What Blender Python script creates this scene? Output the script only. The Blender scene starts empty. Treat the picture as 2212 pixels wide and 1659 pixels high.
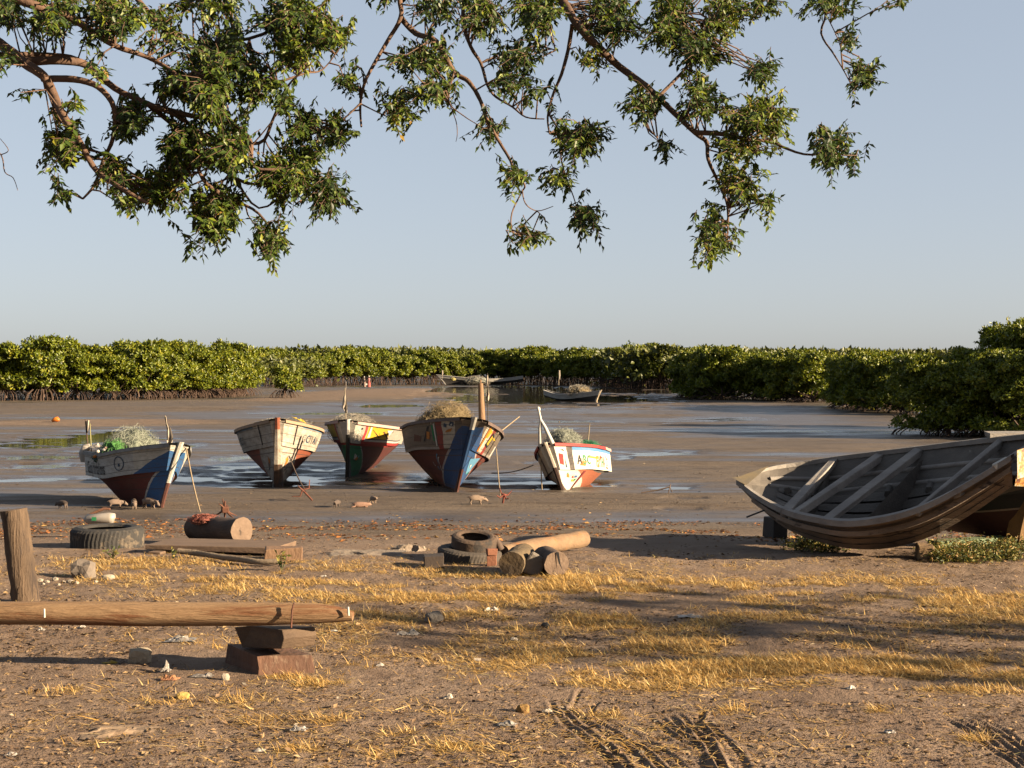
import bpy, math, random
import numpy as np
from mathutils import Vector, Matrix, Euler, Quaternion
R = math.radians
random.seed(7); rng = np.random.default_rng(11)
sc = bpy.context.scene
col = sc.collection
# ------------------------------------------------------------------ camera, sky, sun, exposure
F = 3039.0; CZ = 1.7                       # focal length in picture units (picture 2212 wide), eye height
cd = bpy.data.cameras.new('camera'); cam = bpy.data.objects.new('camera', cd); col.objects.link(cam)
cam.location = (0, 0, CZ); cam.rotation_euler = (R(90 - .556), 0, 0)
cd.sensor_fit = 'HORIZONTAL'; cd.angle = 2 * math.atan(1106 / F); cd.clip_start = .05; cd.clip_end = 9000
sc.camera = cam
SE, SB = R(17), R(21)                      # sun elevation, degrees behind the picture plane (from the right)
sdir = Vector((math.cos(SB) * math.cos(SE), -math.sin(SB) * math.cos(SE), math.sin(SE)))
w = bpy.data.worlds.new('World'); sc.world = w; w.use_nodes = True
nt = w.node_tree; bg = nt.nodes['Background']
sky = nt.nodes.new('ShaderNodeTexSky'); sky.sky_type = 'NISHITA'; sky.sun_disc = False
sky.sun_elevation = SE; sky.sun_rotation = math.atan2(sdir.x, sdir.y)
sky.air_density = .8; sky.dust_density = 3.1; sky.ozone_density = 2.0; sky.altitude = 900
hs = nt.nodes.new('ShaderNodeGamma'); hs.inputs['Gamma'].default_value = 0.36
nt.links.new(sky.outputs[0], hs.inputs['Color']); tint = nt.nodes.new('ShaderNodeMix'); tint.data_type = 'RGBA'; tint.blend_type = 'MULTIPLY'; tint.inputs[0].default_value = 1; tint.inputs[7].default_value = (1.03, 1.02, 1.04, 1)
nt.links.new(hs.outputs[0], tint.inputs[6]); nt.links.new(tint.outputs[2], bg.inputs['Color'])
bg.inputs['Strength'].default_value = 0.071
sl = bpy.data.lights.new('sun', 'SUN'); sl.energy = 5.0; sl.angle = R(.5); sl.color = (1, .79, .53)
so = bpy.data.objects.new('sun', sl); col.objects.link(so); so.rotation_euler = sdir.to_track_quat('Z', 'Y').to_euler()
so.location = (30, -15, 20)
sc.view_settings.view_transform = 'Standard'; sc.view_settings.look = 'None'; sc.view_settings.gamma = 1
sc.view_settings.exposure = 2.46

# ------------------------------------------------------------------ helpers
def smooth(a, b, x):
    t = np.clip((np.asarray(x, float) - a) / (b - a), 0, 1); return t * t * (3 - 2 * t)
_perm = np.random.default_rng(3).random((256, 256))
def vnoise(x, y):
    x = np.asarray(x, float); y = np.asarray(y, float)
    xi = np.floor(x).astype(int); yi = np.floor(y).astype(int); fx = x - xi; fy = y - yi
    fx = fx * fx * (3 - 2 * fx); fy = fy * fy * (3 - 2 * fy)
    a = _perm[xi & 255, yi & 255]; b = _perm[(xi + 1) & 255, yi & 255]
    c = _perm[xi & 255, (yi + 1) & 255]; d = _perm[(xi + 1) & 255, (yi + 1) & 255]
    return (a * (1 - fx) + b * fx) * (1 - fy) + (c * (1 - fx) + d * fx) * fy
def fbm(x, y, o=4):
    s = 0; a = .5; t = 0
    for i in range(o):
        s = s + a * (vnoise(x + 17.3 * i, y - 9.1 * i) - .5); t += a; a *= .5; x = x * 2.03; y = y * 2.03
    return s / t * 2                       # about -1..1
ZY = [-60, 0, 13, 16, 19, 26, 60, 110, 200, 400, 6000]; ZZ = [0, 0, 0, -.22, -.40, -.5, -.6, -.68, -.73, -.78, -.8]
def zb(y): return np.interp(y, ZY, ZZ)
_ty = np.geomspace(4, 3000, 4000); _tp = 800 + F * (CZ - zb(_ty)) / _ty
def gy(py): return float(np.interp(-py, -_tp, _ty))
def P(px, py, D): return Vector(((px - 1106) / F * D, D, CZ - (py - 800) / F * D))

# pools (picture x, y, half width, half height, depth) and dry banks, measured on the photograph and laid on the ground
POOLS = [(455, 1022, 110, 18, .07), (900, 1045, 170, 15, .075), (1100, 1042, 190, 20, .075), (600, 1040, 130, 16, .07), (70, 1008, 130, 10, .06), (60, 1035, 120, 7, .05),
         (730, 1012, 60, 10, .06), (490, 990, 60, 8, .05), (150, 952, 150, 22, .12), (120, 985, 150, 16, .11), (845, 877, 110, 4, .09), (700, 893, 160, 3, .06), (330, 962, 90, 8, .06), (250, 935, 60, 5, .05),
         (1420, 978, 100, 6, .08), (1335, 990, 30, 5, .06),
         (1450, 1052, 80, 5, .07), (1480, 1079, 40, 3, .06), (1470, 1101, 45, 3, .06), (1210, 910, 60, 3, .07), (1400, 915, 55, 3, .06), (1180, 925, 60, 3, .05),
         (1280, 1050, 60, 4, .06), (1195, 862, 270, 15, .30), (1080, 845, 150, 10, .30), (1400, 846, 120, 5, .10),
          (1160, 1000, 40, 4, .05), (860, 940, 70, 4, .05), (880, 965, 60, 3, .05), (1560, 905, 90, 4, .04)]
BANKS = [(800, 852, 190, 12, .12), (650, 862, 120, 8, .06), (250, 880, 330, 14, .10), (1000, 1085, 1300, 20, .03), (1600, 960, 330, 15, .03), (200, 915, 300, 8, .05), (1300, 945, 160, 10, .02), (620, 920, 260, 8, .02), (1600, 1020, 240, 20, .02)]
WETS = [(1720, 908, 250, 26, 1), (1830, 930, 150, 14, 1), (1600, 885, 220, 12, .8), (800, 884, 260, 14, 1), (560, 897, 260, 10, .9), (1300, 890, 260, 8, .5), (300, 1010, 420, 40, .6), (900, 1030, 560, 40, .6), (150, 965, 260, 40, .8), (1450, 850, 120, 6, .9), (1420, 980, 160, 10, .5), (620, 960, 500, 10, .35), (700, 925, 400, 6, .4)]
def _ell(l):
    o = []
    for cx, cy, rx, ry, d in l:
        Y = gy(cy); Y0 = gy(cy + ry); Y1 = gy(max(cy - ry, 812)); o.append(((cx - 1106) / F * Y, (Y0 + Y1) / 2, rx / F * Y, max((Y1 - Y0) / 2, .15), d))
    return o
EP, EB, EW = _ell(POOLS), _ell(BANKS), _ell(WETS)
GROOVES = []                               # tyre and rake marks in the sand: (picture points), width, depth
for k in range(12):
    o = k * 13 + random.uniform(-5, 5)
    GROOVES.append(([(1180 + o * .55, 1500 + k * 2), (1215 + o * .8, 1560), (1290 + o, 1625), (1390 + o * 1.15, 1720)], .012, .011))
for k in range(6):
    GROOVES.append(([(1395 + k * 22, 1535 + 8 * random.random()), (1440 + k * 22, 1585), (1540 + k * 12, 1640), (1600 + k * 9, 1720)], .013, .012))
for k in range(4):
    GROOVES.append(([(1522 - k * 12, 1525 + 6 * k), (1510 - 8 * k, 1570), (1545 - k * 4, 1620), (1575, 1700)], .012, .011))
for k in range(5):
    GROOVES.append(([(1265 + k * 9, 1475 + 5 * k), (1235 + k * 11, 1520), (1225 + k * 13, 1555)], .011, .009))
for k in range(5):
    GROOVES.append(([(2010 + k * 22, 1545), (2080 + k * 22, 1580), (2150 + k * 20, 1625), (2250 + k * 18, 1700)], .011, .008))
def _gr():
    out = []
    for pts, wd, dp in GROOVES:
        q = np.array([((px - 1106) / F * gy(py), gy(py)) for px, py in pts]); out.append((q, wd, dp))
    return out
GR = _gr()
def terrain(x, y):
    x = np.asarray(x, float); y = np.asarray(y, float)
    z = zb(y); beach = 1 - smooth(13.5, 18, y)
    z = z + beach * (fbm(x / 2.1, y / 2.1) * .03 + fbm(x / .42 + 5, y / .42, 3) * .014 + fbm(x / .11, y / .11 + 9, 3) * .008)
    md = 1 - beach
    rel = fbm(x / 7 + 3, y / 2.2, 4) * .030 + fbm(x / 2.6, y / .42 + 4, 4) * .023 + fbm(x / .5, y / .25 + 2, 2) * .006
    k = 0 * x; b = 0 * x; nz = fbm(x / 3.0 + 1, y / .42, 4)
    sel = y > 17
    for ex, ey, rx, ry, d in EP:
        m = sel & (np.abs(x - ex) < 1.7 * rx) & (np.abs(y - ey) < 1.8 * ry)
        if not m.any(): continue
        r = np.sqrt(((x[m] - ex) / rx) ** 2 + ((y[m] - ey) / ry) ** 2) + nz[m] * .9
        k[m] = np.maximum(k[m], d * (1 - smooth(.65, 1.25, r)))
    for ex, ey, rx, ry, d in EB:
        m = sel & (np.abs(x - ex) < 1.5 * rx) & (np.abs(y - ey) < 1.6 * ry)
        if not m.any(): continue
        r = np.sqrt(((x[m] - ex) / rx) ** 2 + ((y[m] - ey) / ry) ** 2) + nz[m] * .25
        b[m] = np.maximum(b[m], d * (1 - smooth(.6, 1.3, r)))
    rid = fbm(x / 1.1 + 8, y / .33, 3); nearp = 1 - smooth(36, 60, y); k = k * (1 - .9 * nearp * smooth(-.05, .35, rid))
    far = smooth(400, 700, y)
    z = z + md * (rel + .012 - k + b) * (1 - far)
    near = y < 9.2
    if near.any():
        g = 0 * x[near]; xx = x[near] + fbm(x[near] / .3, y[near] / .3, 2) * .012; yy = y[near]
        for q, wd, dp in GR:
            if yy.max() < q[:, 1].min() - .2: continue
            dm = np.full(xx.shape, 9.); dp = dp * 1.45; fade = smooth(0, .3, q[0, 1] - yy) * (.72 + .28 * smooth(-.3, .3, fbm(xx / .25, yy / .25, 2)))
            for a, c in zip(q[:-1], q[1:]):
                e = c - a; t = np.clip(((xx - a[0]) * e[0] + (yy - a[1]) * e[1]) / (e @ e), 0, 1)
                dm = np.minimum(dm, np.hypot(xx - a[0] - t * e[0], yy - a[1] - t * e[1]))
            g = g + fade * (-dp * np.exp(-(dm / wd) ** 2) + dp * .5 * np.exp(-((dm - 2 * wd) / wd) ** 2))
        z[near] += g
    return z
def zw(y): return zb(y) - .023
def gz(x, y): return float(terrain(np.array([x]), np.array([y]))[0])
def G(px, py):                             # point of the ground seen at a place of the photograph
    Y = gy(py); X = (px - 1106) / F * Y; return Vector((X, Y, gz(X, Y)))

def tag(o, label=None, cat=None, group=None, kind=None):
    if label: o['label'] = label
    if cat: o['category'] = cat
    if group: o['group'] = group
    if kind: o['kind'] = kind
    return o
def empty(name, loc, rot=(0, 0, 0)):
    o = bpy.data.objects.new(name, None); col.objects.link(o); o.location = loc; o.rotation_euler = rot; o.empty_display_size = .2; return o
def link(name, me, mats, parent=None, loc=None):
    o = bpy.data.objects.new(name, me); col.objects.link(o)
    for m in (mats if isinstance(mats, (list, tuple)) else [mats]): me.materials.append(m)
    if parent: o.parent = parent
    if loc is not None: o.location = loc
    return o
def npmesh(name, V, Q, attrs=None, smooth_=False, uv=None):
    me = bpy.data.meshes.new(name); V = np.asarray(V, np.float32); Q = np.asarray(Q, np.int32); n = Q.shape[1]
    me.vertices.add(len(V)); me.vertices.foreach_set('co', V.ravel())
    me.loops.add(Q.size); me.loops.foreach_set('vertex_index', Q.ravel())
    me.polygons.add(len(Q)); me.polygons.foreach_set('loop_start', np.arange(0, Q.size, n, dtype=np.int32))
    if smooth_: me.polygons.foreach_set('use_smooth', np.ones(len(Q), bool))
    for k, a in (attrs or {}).items():
        at = me.attributes.new(k, 'FLOAT', 'POINT'); at.data.foreach_set('value', np.asarray(a, np.float32))
    me.update(calc_edges=True); me.validate(); return me
class MB:
    def __init__(s): s.v = []; s.f = []; s.m = []; s.uv = []; s.sm = []
    def add(s, vs, fs, mat=0, uv=None, sm=False):
        b = len(s.v); s.v += [tuple(p) for p in vs]; s.uv += (uv if uv else [(0, 0)] * len(vs))
        for f in fs: s.f.append([b + i for i in f]); s.m.append(mat); s.sm.append(sm)
    def box(s, c, d, rot=None, mat=0, jit=0, taper=1):
        vs = []
        for i in range(8):
            x, y, z = ((i & 1) - .5), ((i >> 1 & 1) - .5), ((i >> 2 & 1) - .5)
            t = taper if z > 0 else 1
            p = Vector((x * d[0] * t, y * d[1] * t, z * d[2])) + Vector([random.uniform(-jit, jit) for _ in range(3)])
            if rot: p = rot @ p
            vs.append(p + Vector(c))
        s.add(vs, [(0, 2, 3, 1), (4, 5, 7, 6), (0, 1, 5, 4), (2, 6, 7, 3), (0, 4, 6, 2), (1, 3, 7, 5)], mat)
    def tube(s, pts, rs, seg=8, mat=0, cap=True, jit=0, capmat=None, flat=1.0):
        pts = [Vector(p) for p in pts]
        if not hasattr(rs, '__len__'): rs = [rs] * len(pts)
        up = Vector((0, 0, 1)); vs = []; n = len(pts); prev = None
        for i, p in enumerate(pts):
            t = (pts[min(i + 1, n - 1)] - pts[max(i - 1, 0)]).normalized()
            a = (prev - t * prev.dot(t)) if prev is not None else t.cross(up if abs(t.z) < .9 else Vector((1, 0, 0)))
            if a.length < 1e-5: a = t.cross(Vector((0, 1, 0)))
            a.normalize(); b = t.cross(a); prev = a
            for k in range(seg):
                an = 2 * math.pi * k / seg; r = rs[i] * (1 + random.uniform(-jit, jit))
                vs.append(p + a * math.cos(an) * r + b * math.sin(an) * r * flat)
        fs = [(i * seg + k, i * seg + (k + 1) % seg, (i + 1) * seg + (k + 1) % seg, (i + 1) * seg + k) for i in range(n - 1) for k in range(seg)]
        s.add(vs, fs, mat, sm=True)
        if cap:
            cm = mat if capmat is None else capmat
            s.add(vs[:seg], [tuple(range(seg - 1, -1, -1))], cm); s.add(vs[-seg:], [tuple(range(seg))], cm)
    def grid(s, pts, mat=0, uv=None, sm=True, flip=False):      # pts[i][j]
        n = len(pts); m = len(pts[0]); vs = [p for r in pts for p in r]
        fs = [(i * m + j, i * m + j + 1, (i + 1) * m + j + 1, (i + 1) * m + j) for i in range(n - 1) for j in range(m - 1)]
        if flip: fs = [f[::-1] for f in fs]
        s.add(vs, fs, mat, [q for r in uv for q in r] if uv else None, sm)
    def build(s, name, mats, parent=None, loc=None, bevel=0):
        off = Vector(loc) if loc is not None else Vector((0, 0, 0))
        me = bpy.data.meshes.new(name); me.from_pydata([tuple(Vector(p) - off) for p in s.v], [], s.f)
        me.polygons.foreach_set('material_index', s.m); me.polygons.foreach_set('use_smooth', s.sm)
        ul = me.uv_layers.new(name='UVMap'); vi = np.zeros(len(me.loops), np.int32); me.loops.foreach_get('vertex_index', vi)
        ul.data.foreach_set('uv', np.asarray(s.uv, np.float32)[vi].ravel()); me.update()
        o = link(name, me, mats, parent, None if parent else loc)
        if bevel: b = o.modifiers.new('bevel', 'BEVEL'); b.width = bevel; b.segments = 2; b.limit_method = 'ANGLE'
        return o

KA = .42                                   # overall paint darkness: real-world base colours under this sun and exposure
# ------------------------------------------------------------------ materials
class NT:
    def __init__(s, m): s.t = m.node_tree; s.n = s.t.nodes; s.l = s.t.links
    def node(s, ty, ins=None, **kw):
        n = s.n.new(ty)
        for k, v in kw.items(): setattr(n, k, v)
        for k, v in (ins or {}).items():
            i = n.inputs[k]
            if hasattr(v, 'is_output'): s.l.new(v, i)
            else: i.default_value = v
        return n
    def math(s, op, a, b=0.0, c=None):
        d = {0: a, 1: b}
        if c is not None: d[2] = c
        return s.node('ShaderNodeMath', d, operation=op).outputs[0]
    def mix(s, f, a, b, mode='MIX'):
        n = s.n.new('ShaderNodeMix'); n.data_type = 'RGBA'; n.blend_type = mode
        for i, v in ((0, f), (6, a), (7, b)):
            if hasattr(v, 'is_output'): s.l.new(v, n.inputs[i])
            else: n.inputs[i].default_value = v if not isinstance(v, tuple) else (*v[:3], 1)
        return n.outputs[2]
    def noise(s, vec, scale, detail=5, rough=.6, dist=0):
        return s.node('ShaderNodeTexNoise', {'Vector': vec, 'Scale': scale, 'Detail': detail, 'Roughness': rough, 'Distortion': dist}).outputs[0]
    def ramp(s, f, stops, mode='LINEAR'):
        n = s.n.new('ShaderNodeValToRGB'); n.color_ramp.interpolation = mode; e = n.color_ramp.elements
        while len(e) < len(stops): e.new(.5)
        for i, (p, c) in enumerate(stops): e[i].position = p; e[i].color = (*c, 1) if isinstance(c, tuple) else (c, c, c, 1)
        s.l.new(f, n.inputs[0]); return n.outputs[0]
    def mapr(s, f, a, b, c=0., d=1.): return s.node('ShaderNodeMapRange', {'Value': f, 'From Min': a, 'From Max': b, 'To Min': c, 'To Max': d}).outputs[0]
def newmat(name):
    m = bpy.data.materials.new(name); m.use_nodes = True; T = NT(m); return m, T, T.n['Principled BSDF']
def dk(c): return tuple(x * KA for x in c)
def mat(name, c1, c2=None, scale=6, rough=.85, bump=.3, bscale=40, stretch=(1, 1, 1), c3=None, spot=.62, sscale=3, spec=.3, trans=0, seams=0):
    m, T, b = newmat(name); c2 = c2 or tuple(x * .6 for x in c1); c1, c2, c3 = dk(c1), dk(c2), dk(c3) if c3 else None
    tc = T.node('ShaderNodeTexCoord').outputs['Object']; v = T.node('ShaderNodeMapping', {'Vector': tc, 'Scale': stretch}).outputs[0]
    n1 = T.noise(v, scale); c = T.mix(T.mapr(n1, .3, .7), c1, c2)
    if c3: c = T.mix(T.mapr(T.noise(v, sscale, 6, .7), spot, spot + .06), c, c3)
    T.l.new(c, b.inputs['Base Color']); b.inputs['Roughness'].default_value = rough; b.inputs['Specular IOR Level'].default_value = spec
    if bump:
        bn = T.node('ShaderNodeBump', {'Height': T.noise(v, bscale, 4), 'Strength': bump, 'Distance': .02}).outputs[0]; T.l.new(bn, b.inputs['Normal'])
    if trans:
        tr = T.node('ShaderNodeBsdfTranslucent', {'Color': c}).outputs[0]; mx = T.node('ShaderNodeMixShader', {0: trans, 1: b.outputs[0], 2: tr})
        T.l.new(mx.outputs[0], T.n['Material Output'].inputs[0])
    return m
def leafmat(name, stops, trans=.3, rough=.5, spec=.35):
    m, T, b = newmat(name); r = T.node('ShaderNodeAttribute', attribute_name='rnd').outputs['Fac']
    c = T.ramp(r, [(p, dk(q)) for p, q in stops]); T.l.new(c, b.inputs['Base Color']); b.inputs['Roughness'].default_value = rough; b.inputs['Specular IOR Level'].default_value = spec
    tr = T.node('ShaderNodeBsdfTranslucent', {'Color': T.mix(.5, c, (.5, .55, .1), 'MULTIPLY') if 0 else c}).outputs[0]
    mx = T.node('ShaderNodeMixShader', {0: trans, 1: b.outputs[0], 2: tr}); T.l.new(mx.outputs[0], T.n['Material Output'].inputs[0]); return m
def paint(name, base, layers, weather=.45, dirt=(.12, .09, .06), rough=.65, plank=3, scale=7):
    """boat paint; UV.x = metres back from the stem, UV.y = 0..1 up the planking. Layers are painted fields."""
    m, T, b = newmat(name); uv = T.node('ShaderNodeUVMap', uv_map='UVMap').outputs[0]
    tc = T.node('ShaderNodeTexCoord').outputs['Object']
    wob = T.noise(tc, 3, 2); sx = T.node('ShaderNodeSeparateXYZ', {0: uv}); u = T.math('ADD', sx.outputs[0], T.math('MULTIPLY', T.math('SUBTRACT', wob, .5), .08)); v = sx.outputs[1]
    c = None
    def col_(x): return x
    base, dirt = dk(base), dk(dirt); layers = [L[:-1] + (dk(L[-1]),) for L in layers]
    c = T.mix(0., base, base)
    for L in layers:
        if L[0] == 'd':                    # u < a + b(1-v)
            mk = T.math('LESS_THAN', u, T.math('ADD', T.math('MULTIPLY', T.math('SUBTRACT', 1., v), L[2]), L[1])); cc = L[3]
        else:
            mk = T.math('MULTIPLY', T.math('MULTIPLY', T.math('GREATER_THAN', u, L[1]), T.math('LESS_THAN', u, L[2])), T.math('MULTIPLY', T.math('GREATER_THAN', v, L[3]), T.math('LESS_THAN', v, L[4]))); cc = L[5]
        c = T.mix(mk, c, cc)
    vs = T.node('ShaderNodeMapping', {'Vector': tc, 'Scale': (.35, 1, 1.6)}).outputs[0]
    n1 = T.noise(vs, scale, 8, .7)
    c = T.mix(T.math('MULTIPLY', T.mapr(n1, .40, .66), weather), c, dirt); n3 = T.noise(T.node('ShaderNodeMapping', {'Vector': tc, 'Scale': (9, 9, .7)}).outputs[0], 2.2, 4); c = T.mix(T.math('MULTIPLY', T.mapr(n3, .55, .72), weather * .6), c, dirt)
    n2 = T.noise(vs, 26, 6, .7); c = T.mix(T.math('MULTIPLY', T.mapr(n2, .55, .7), weather * .8), c, tuple(x * .7 for x in dirt))
    if plank:
        fr = T.math('FRACT', T.math('MULTIPLY', v, float(plank))); sm = T.math('LESS_THAN', T.math('ABSOLUTE', T.math('SUBTRACT', fr, .5)), .035)
        c = T.mix(T.math('MULTIPLY', sm, .7), c, (.03, .022, .018))
    T.l.new(c, b.inputs['Base Color']); b.inputs['Roughness'].default_value = rough; b.inputs['Specular IOR Level'].default_value = .3
    bn = T.node('ShaderNodeBump', {'Height': T.noise(vs, 30, 5), 'Strength': .35, 'Distance': .015}).outputs[0]; T.l.new(bn, b.inputs['Normal'])
    return m
def flat(name, c, rough=.7): return mat(name, c, tuple(x * .75 for x in c), scale=14, rough=rough, bump=.1)

# ------------------------------------------------------------------ ground
def ground_mat():
    m, T, b = newmat('sand_and_mud'); g = T.node('ShaderNodeNewGeometry').outputs['Position']
    at = lambda k: T.node('ShaderNodeAttribute', attribute_name=k).outputs['Fac']
    mud, wet = at('mud'), at('wet')
    st = T.node('ShaderNodeMapping', {'Vector': g, 'Scale': (.35, 1, 1)}).outputs[0]
    sand = T.mix(T.mapr(T.noise(g, .9, 6), .35, .65), (.285, .195, .128), (.365, .262, .178))
    sand = T.mix(T.mapr(T.noise(g, 3.1, 5, .7), .52, .66), sand, (.225, .150, .098))
    sand = T.mix(T.mapr(T.noise(g, 38, 3), .62, .70), sand, (.15, .10, .065))
    sand = T.mix(T.mapr(T.noise(g, 55, 3), .64, .70), sand, (.46, .34, .20))
    mudc = T.mix(T.mapr(T.noise(st, .5, 6), .35, .65), (.215, .160, .112), (.285, .222, .160))
    mudc = T.mix(T.mapr(T.noise(st, 2.2, 6, .7), .5, .64), mudc, (.155, .112, .076))
    mudc = T.mix(T.mapr(T.noise(g, 14, 4, .7), .58, .66), mudc, (.12, .085, .06))
    lng = T.node('ShaderNodeMapping', {'Vector': g, 'Scale': (.12, 1.3, 1)}).outputs[0]
    mudc = T.mix(T.math('MULTIPLY', T.mapr(T.noise(lng, 1.1, 6, .7), .54, .62), .55), mudc, (.125, .095, .07))
    mudc = T.mix(T.math('MULTIPLY', T.mapr(T.noise(g, 5.5, 4, .7), .60, .66), .6), mudc, (.10, .078, .058))
    c = T.mix(mud, sand, mudc)
    c = T.mix(T.math('MULTIPLY', wet, .8), c, (.085, .068, .054))
    c = T.mix(1., c, T.mix(mud, (.40, .398, .425), (.36, .36, .375)), 'MULTIPLY'); T.l.new(c, b.inputs['Base Color'])
    T.l.new(T.mapr(wet, 0, 1, .9, .16), b.inputs['Roughness']); T.l.new(T.mapr(wet, 0, 1, .15, .5), b.inputs['Specular IOR Level'])
    h = T.math('ADD', T.noise(g, 22, 5, .65), T.math('MULTIPLY', T.noise(g, 90, 3), .5))
    bn = T.node('ShaderNodeBump', {'Height': h, 'Strength': T.mapr(wet, 0, 1, .75, .12), 'Distance': .03}).outputs[0]; T.l.new(bn, b.inputs['Normal']); return m
def build_ground():
    ys = [-60, -30, -12, -4, 0, 2.5, 4.2]; y = 5.2
    while y < 150: ys.append(y); y *= 1.0042
    while y < 6000: ys.append(y); y *= 1.09
    ys = np.array(ys); u0 = np.linspace(-.43, .43, 620); e = .43 + np.cumsum(np.geomspace(.004, .7, 34)); us = np.concatenate([-e[::-1], u0, e])
    ye = np.maximum(np.maximum(ys, 5.2), -ys); X = us[None, :] * ye[:, None]; Y = np.repeat(ys[:, None], len(us), 1)
    Z = terrain(X.ravel(), Y.ravel()); x = X.ravel(); y = Y.ravel()
    mud = smooth(14, 18.5, y + fbm(x / 3, y / 3) * 1.2)
    wet = smooth(.06, .0, Z - zw(y)) * smooth(18, 20.5, y) + .28 * smooth(19, 30, y) * np.clip(.5 + fbm(x / 9, y / 3), 0, 1)
    nw = fbm(x / 5 + 2, y / 1.3, 4); dry = 0 * x
    for ex, ey, rx, ry, q in EB[:2] + EB[5:6]: dry = np.maximum(dry, 1 - smooth(.7, 1.1, np.sqrt(((x - ex) / rx) ** 2 + ((y - ey) / ry) ** 2) + nw * .3))
    mud = mud * (1 - .75 * dry); wet = wet * (1 - dry * .8)
    for ex, ey, rx, ry, q in EW: wet = np.maximum(wet, q * .72 * (1 - smooth(.55, 1.35, np.sqrt(((x - ex) / rx) ** 2 + ((y - ey) / ry) ** 2) + nw * .8)))
    n, mm = X.shape; ii = np.arange(n * mm).reshape(n, mm)
    Q = np.stack([ii[:-1, :-1], ii[:-1, 1:], ii[1:, 1:], ii[1:, :-1]], -1).reshape(-1, 4)
    me = npmesh('ground', np.stack([x, y, Z], 1), Q, {'mud': mud, 'wet': np.clip(wet, 0, 1)}, True)
    tag(link('ground', me, ground_mat()), kind='structure')
def build_water():
    m, T, b = newmat('tide_water'); g = T.node('ShaderNodeNewGeometry').outputs['Position']
    b.inputs['Base Color'].default_value = (.030, .026, .020, 1); b.inputs['Roughness'].default_value = .03; b.inputs['IOR'].default_value = 1.33
    st = T.node('ShaderNodeMapping', {'Vector': g, 'Scale': (.5, 1.6, 1)}).outputs[0]
    T.l.new(T.node('ShaderNodeBump', {'Height': T.noise(st, 3.2, 3), 'Strength': .05, 'Distance': .05}).outputs[0], b.inputs['Normal'])
    ys = np.geomspace(19.6, 420, 60); us = np.linspace(-1.6, 1.6, 41)
    V = [(u * y, y, zw(y)) for y in ys for u in us]; n = len(us)
    Q = [(i * n + j, i * n + j + 1, (i + 1) * n + j + 1, (i + 1) * n + j) for i in range(len(ys) - 1) for j in range(n - 1)]
    tag(link('water', npmesh('water', V, Q, None, True), m), kind='structure')
build_ground(); build_water()

# ------------------------------------------------------------------ foliage geometry
def unit(a): return a / np.maximum(np.linalg.norm(a, axis=-1, keepdims=True), 1e-6)
def leaves(pos, d, nrm, L, W, fold=.18, rnd=None):
    """leaf blades folded along the midrib: 5 vertices, 2 quads each"""
    d = unit(d); s = unit(np.cross(d, nrm)); n = np.cross(s, d); L = L[:, None]; W = W[:, None]
    b = pos; t = pos + d * L - n * L * .12; mc = pos + d * L * .45 - n * W * fold
    ml = pos + d * L * .42 + s * W * .5 + n * W * .1; mr = pos + d * L * .42 - s * W * .5 + n * W * .1
    V = np.stack([b, mc, t, ml, mr], 1).reshape(-1, 3); k = np.arange(len(pos))[:, None] * 5
    Q = np.concatenate([k + [0, 1, 2, 3], k + [0, 4, 2, 1]], 0); r = rng.random(len(pos)) if rnd is None else rnd
    return V, Q, np.repeat(r, 5)
def ribbons(base, d, bend, L, W, k=3):
    """grass blades: k cross pairs each"""
    s = unit(np.cross(d, bend + 1e-3)); ts = np.linspace(0, 1, k); V = []
    for t in ts:
        c = base + d * (L * t)[:, None] + bend * (L * t * t)[:, None]; wv = (W * (1 - .85 * t) * .5)[:, None]
        V += [c - s * wv, c + s * wv]
    V = np.stack(V, 1); n = len(base); m = 2 * k; kk = np.arange(n)[:, None] * m
    Q = np.concatenate([kk + [2 * i, 2 * i + 1, 2 * i + 3, 2 * i + 2] for i in range(k - 1)], 0)
    return V.reshape(-1, 3), Q, np.repeat(rng.random(n), m)
def rdir(n): return unit(rng.normal(size=(n, 3)))
def cat_(parts):
    V = []; Q = []; A = []; o = 0
    for v, q, a in parts: V.append(v); Q.append(q + o); A.append(a); o += len(v)
    return np.concatenate(V), np.concatenate(Q), np.concatenate(A)

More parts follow.
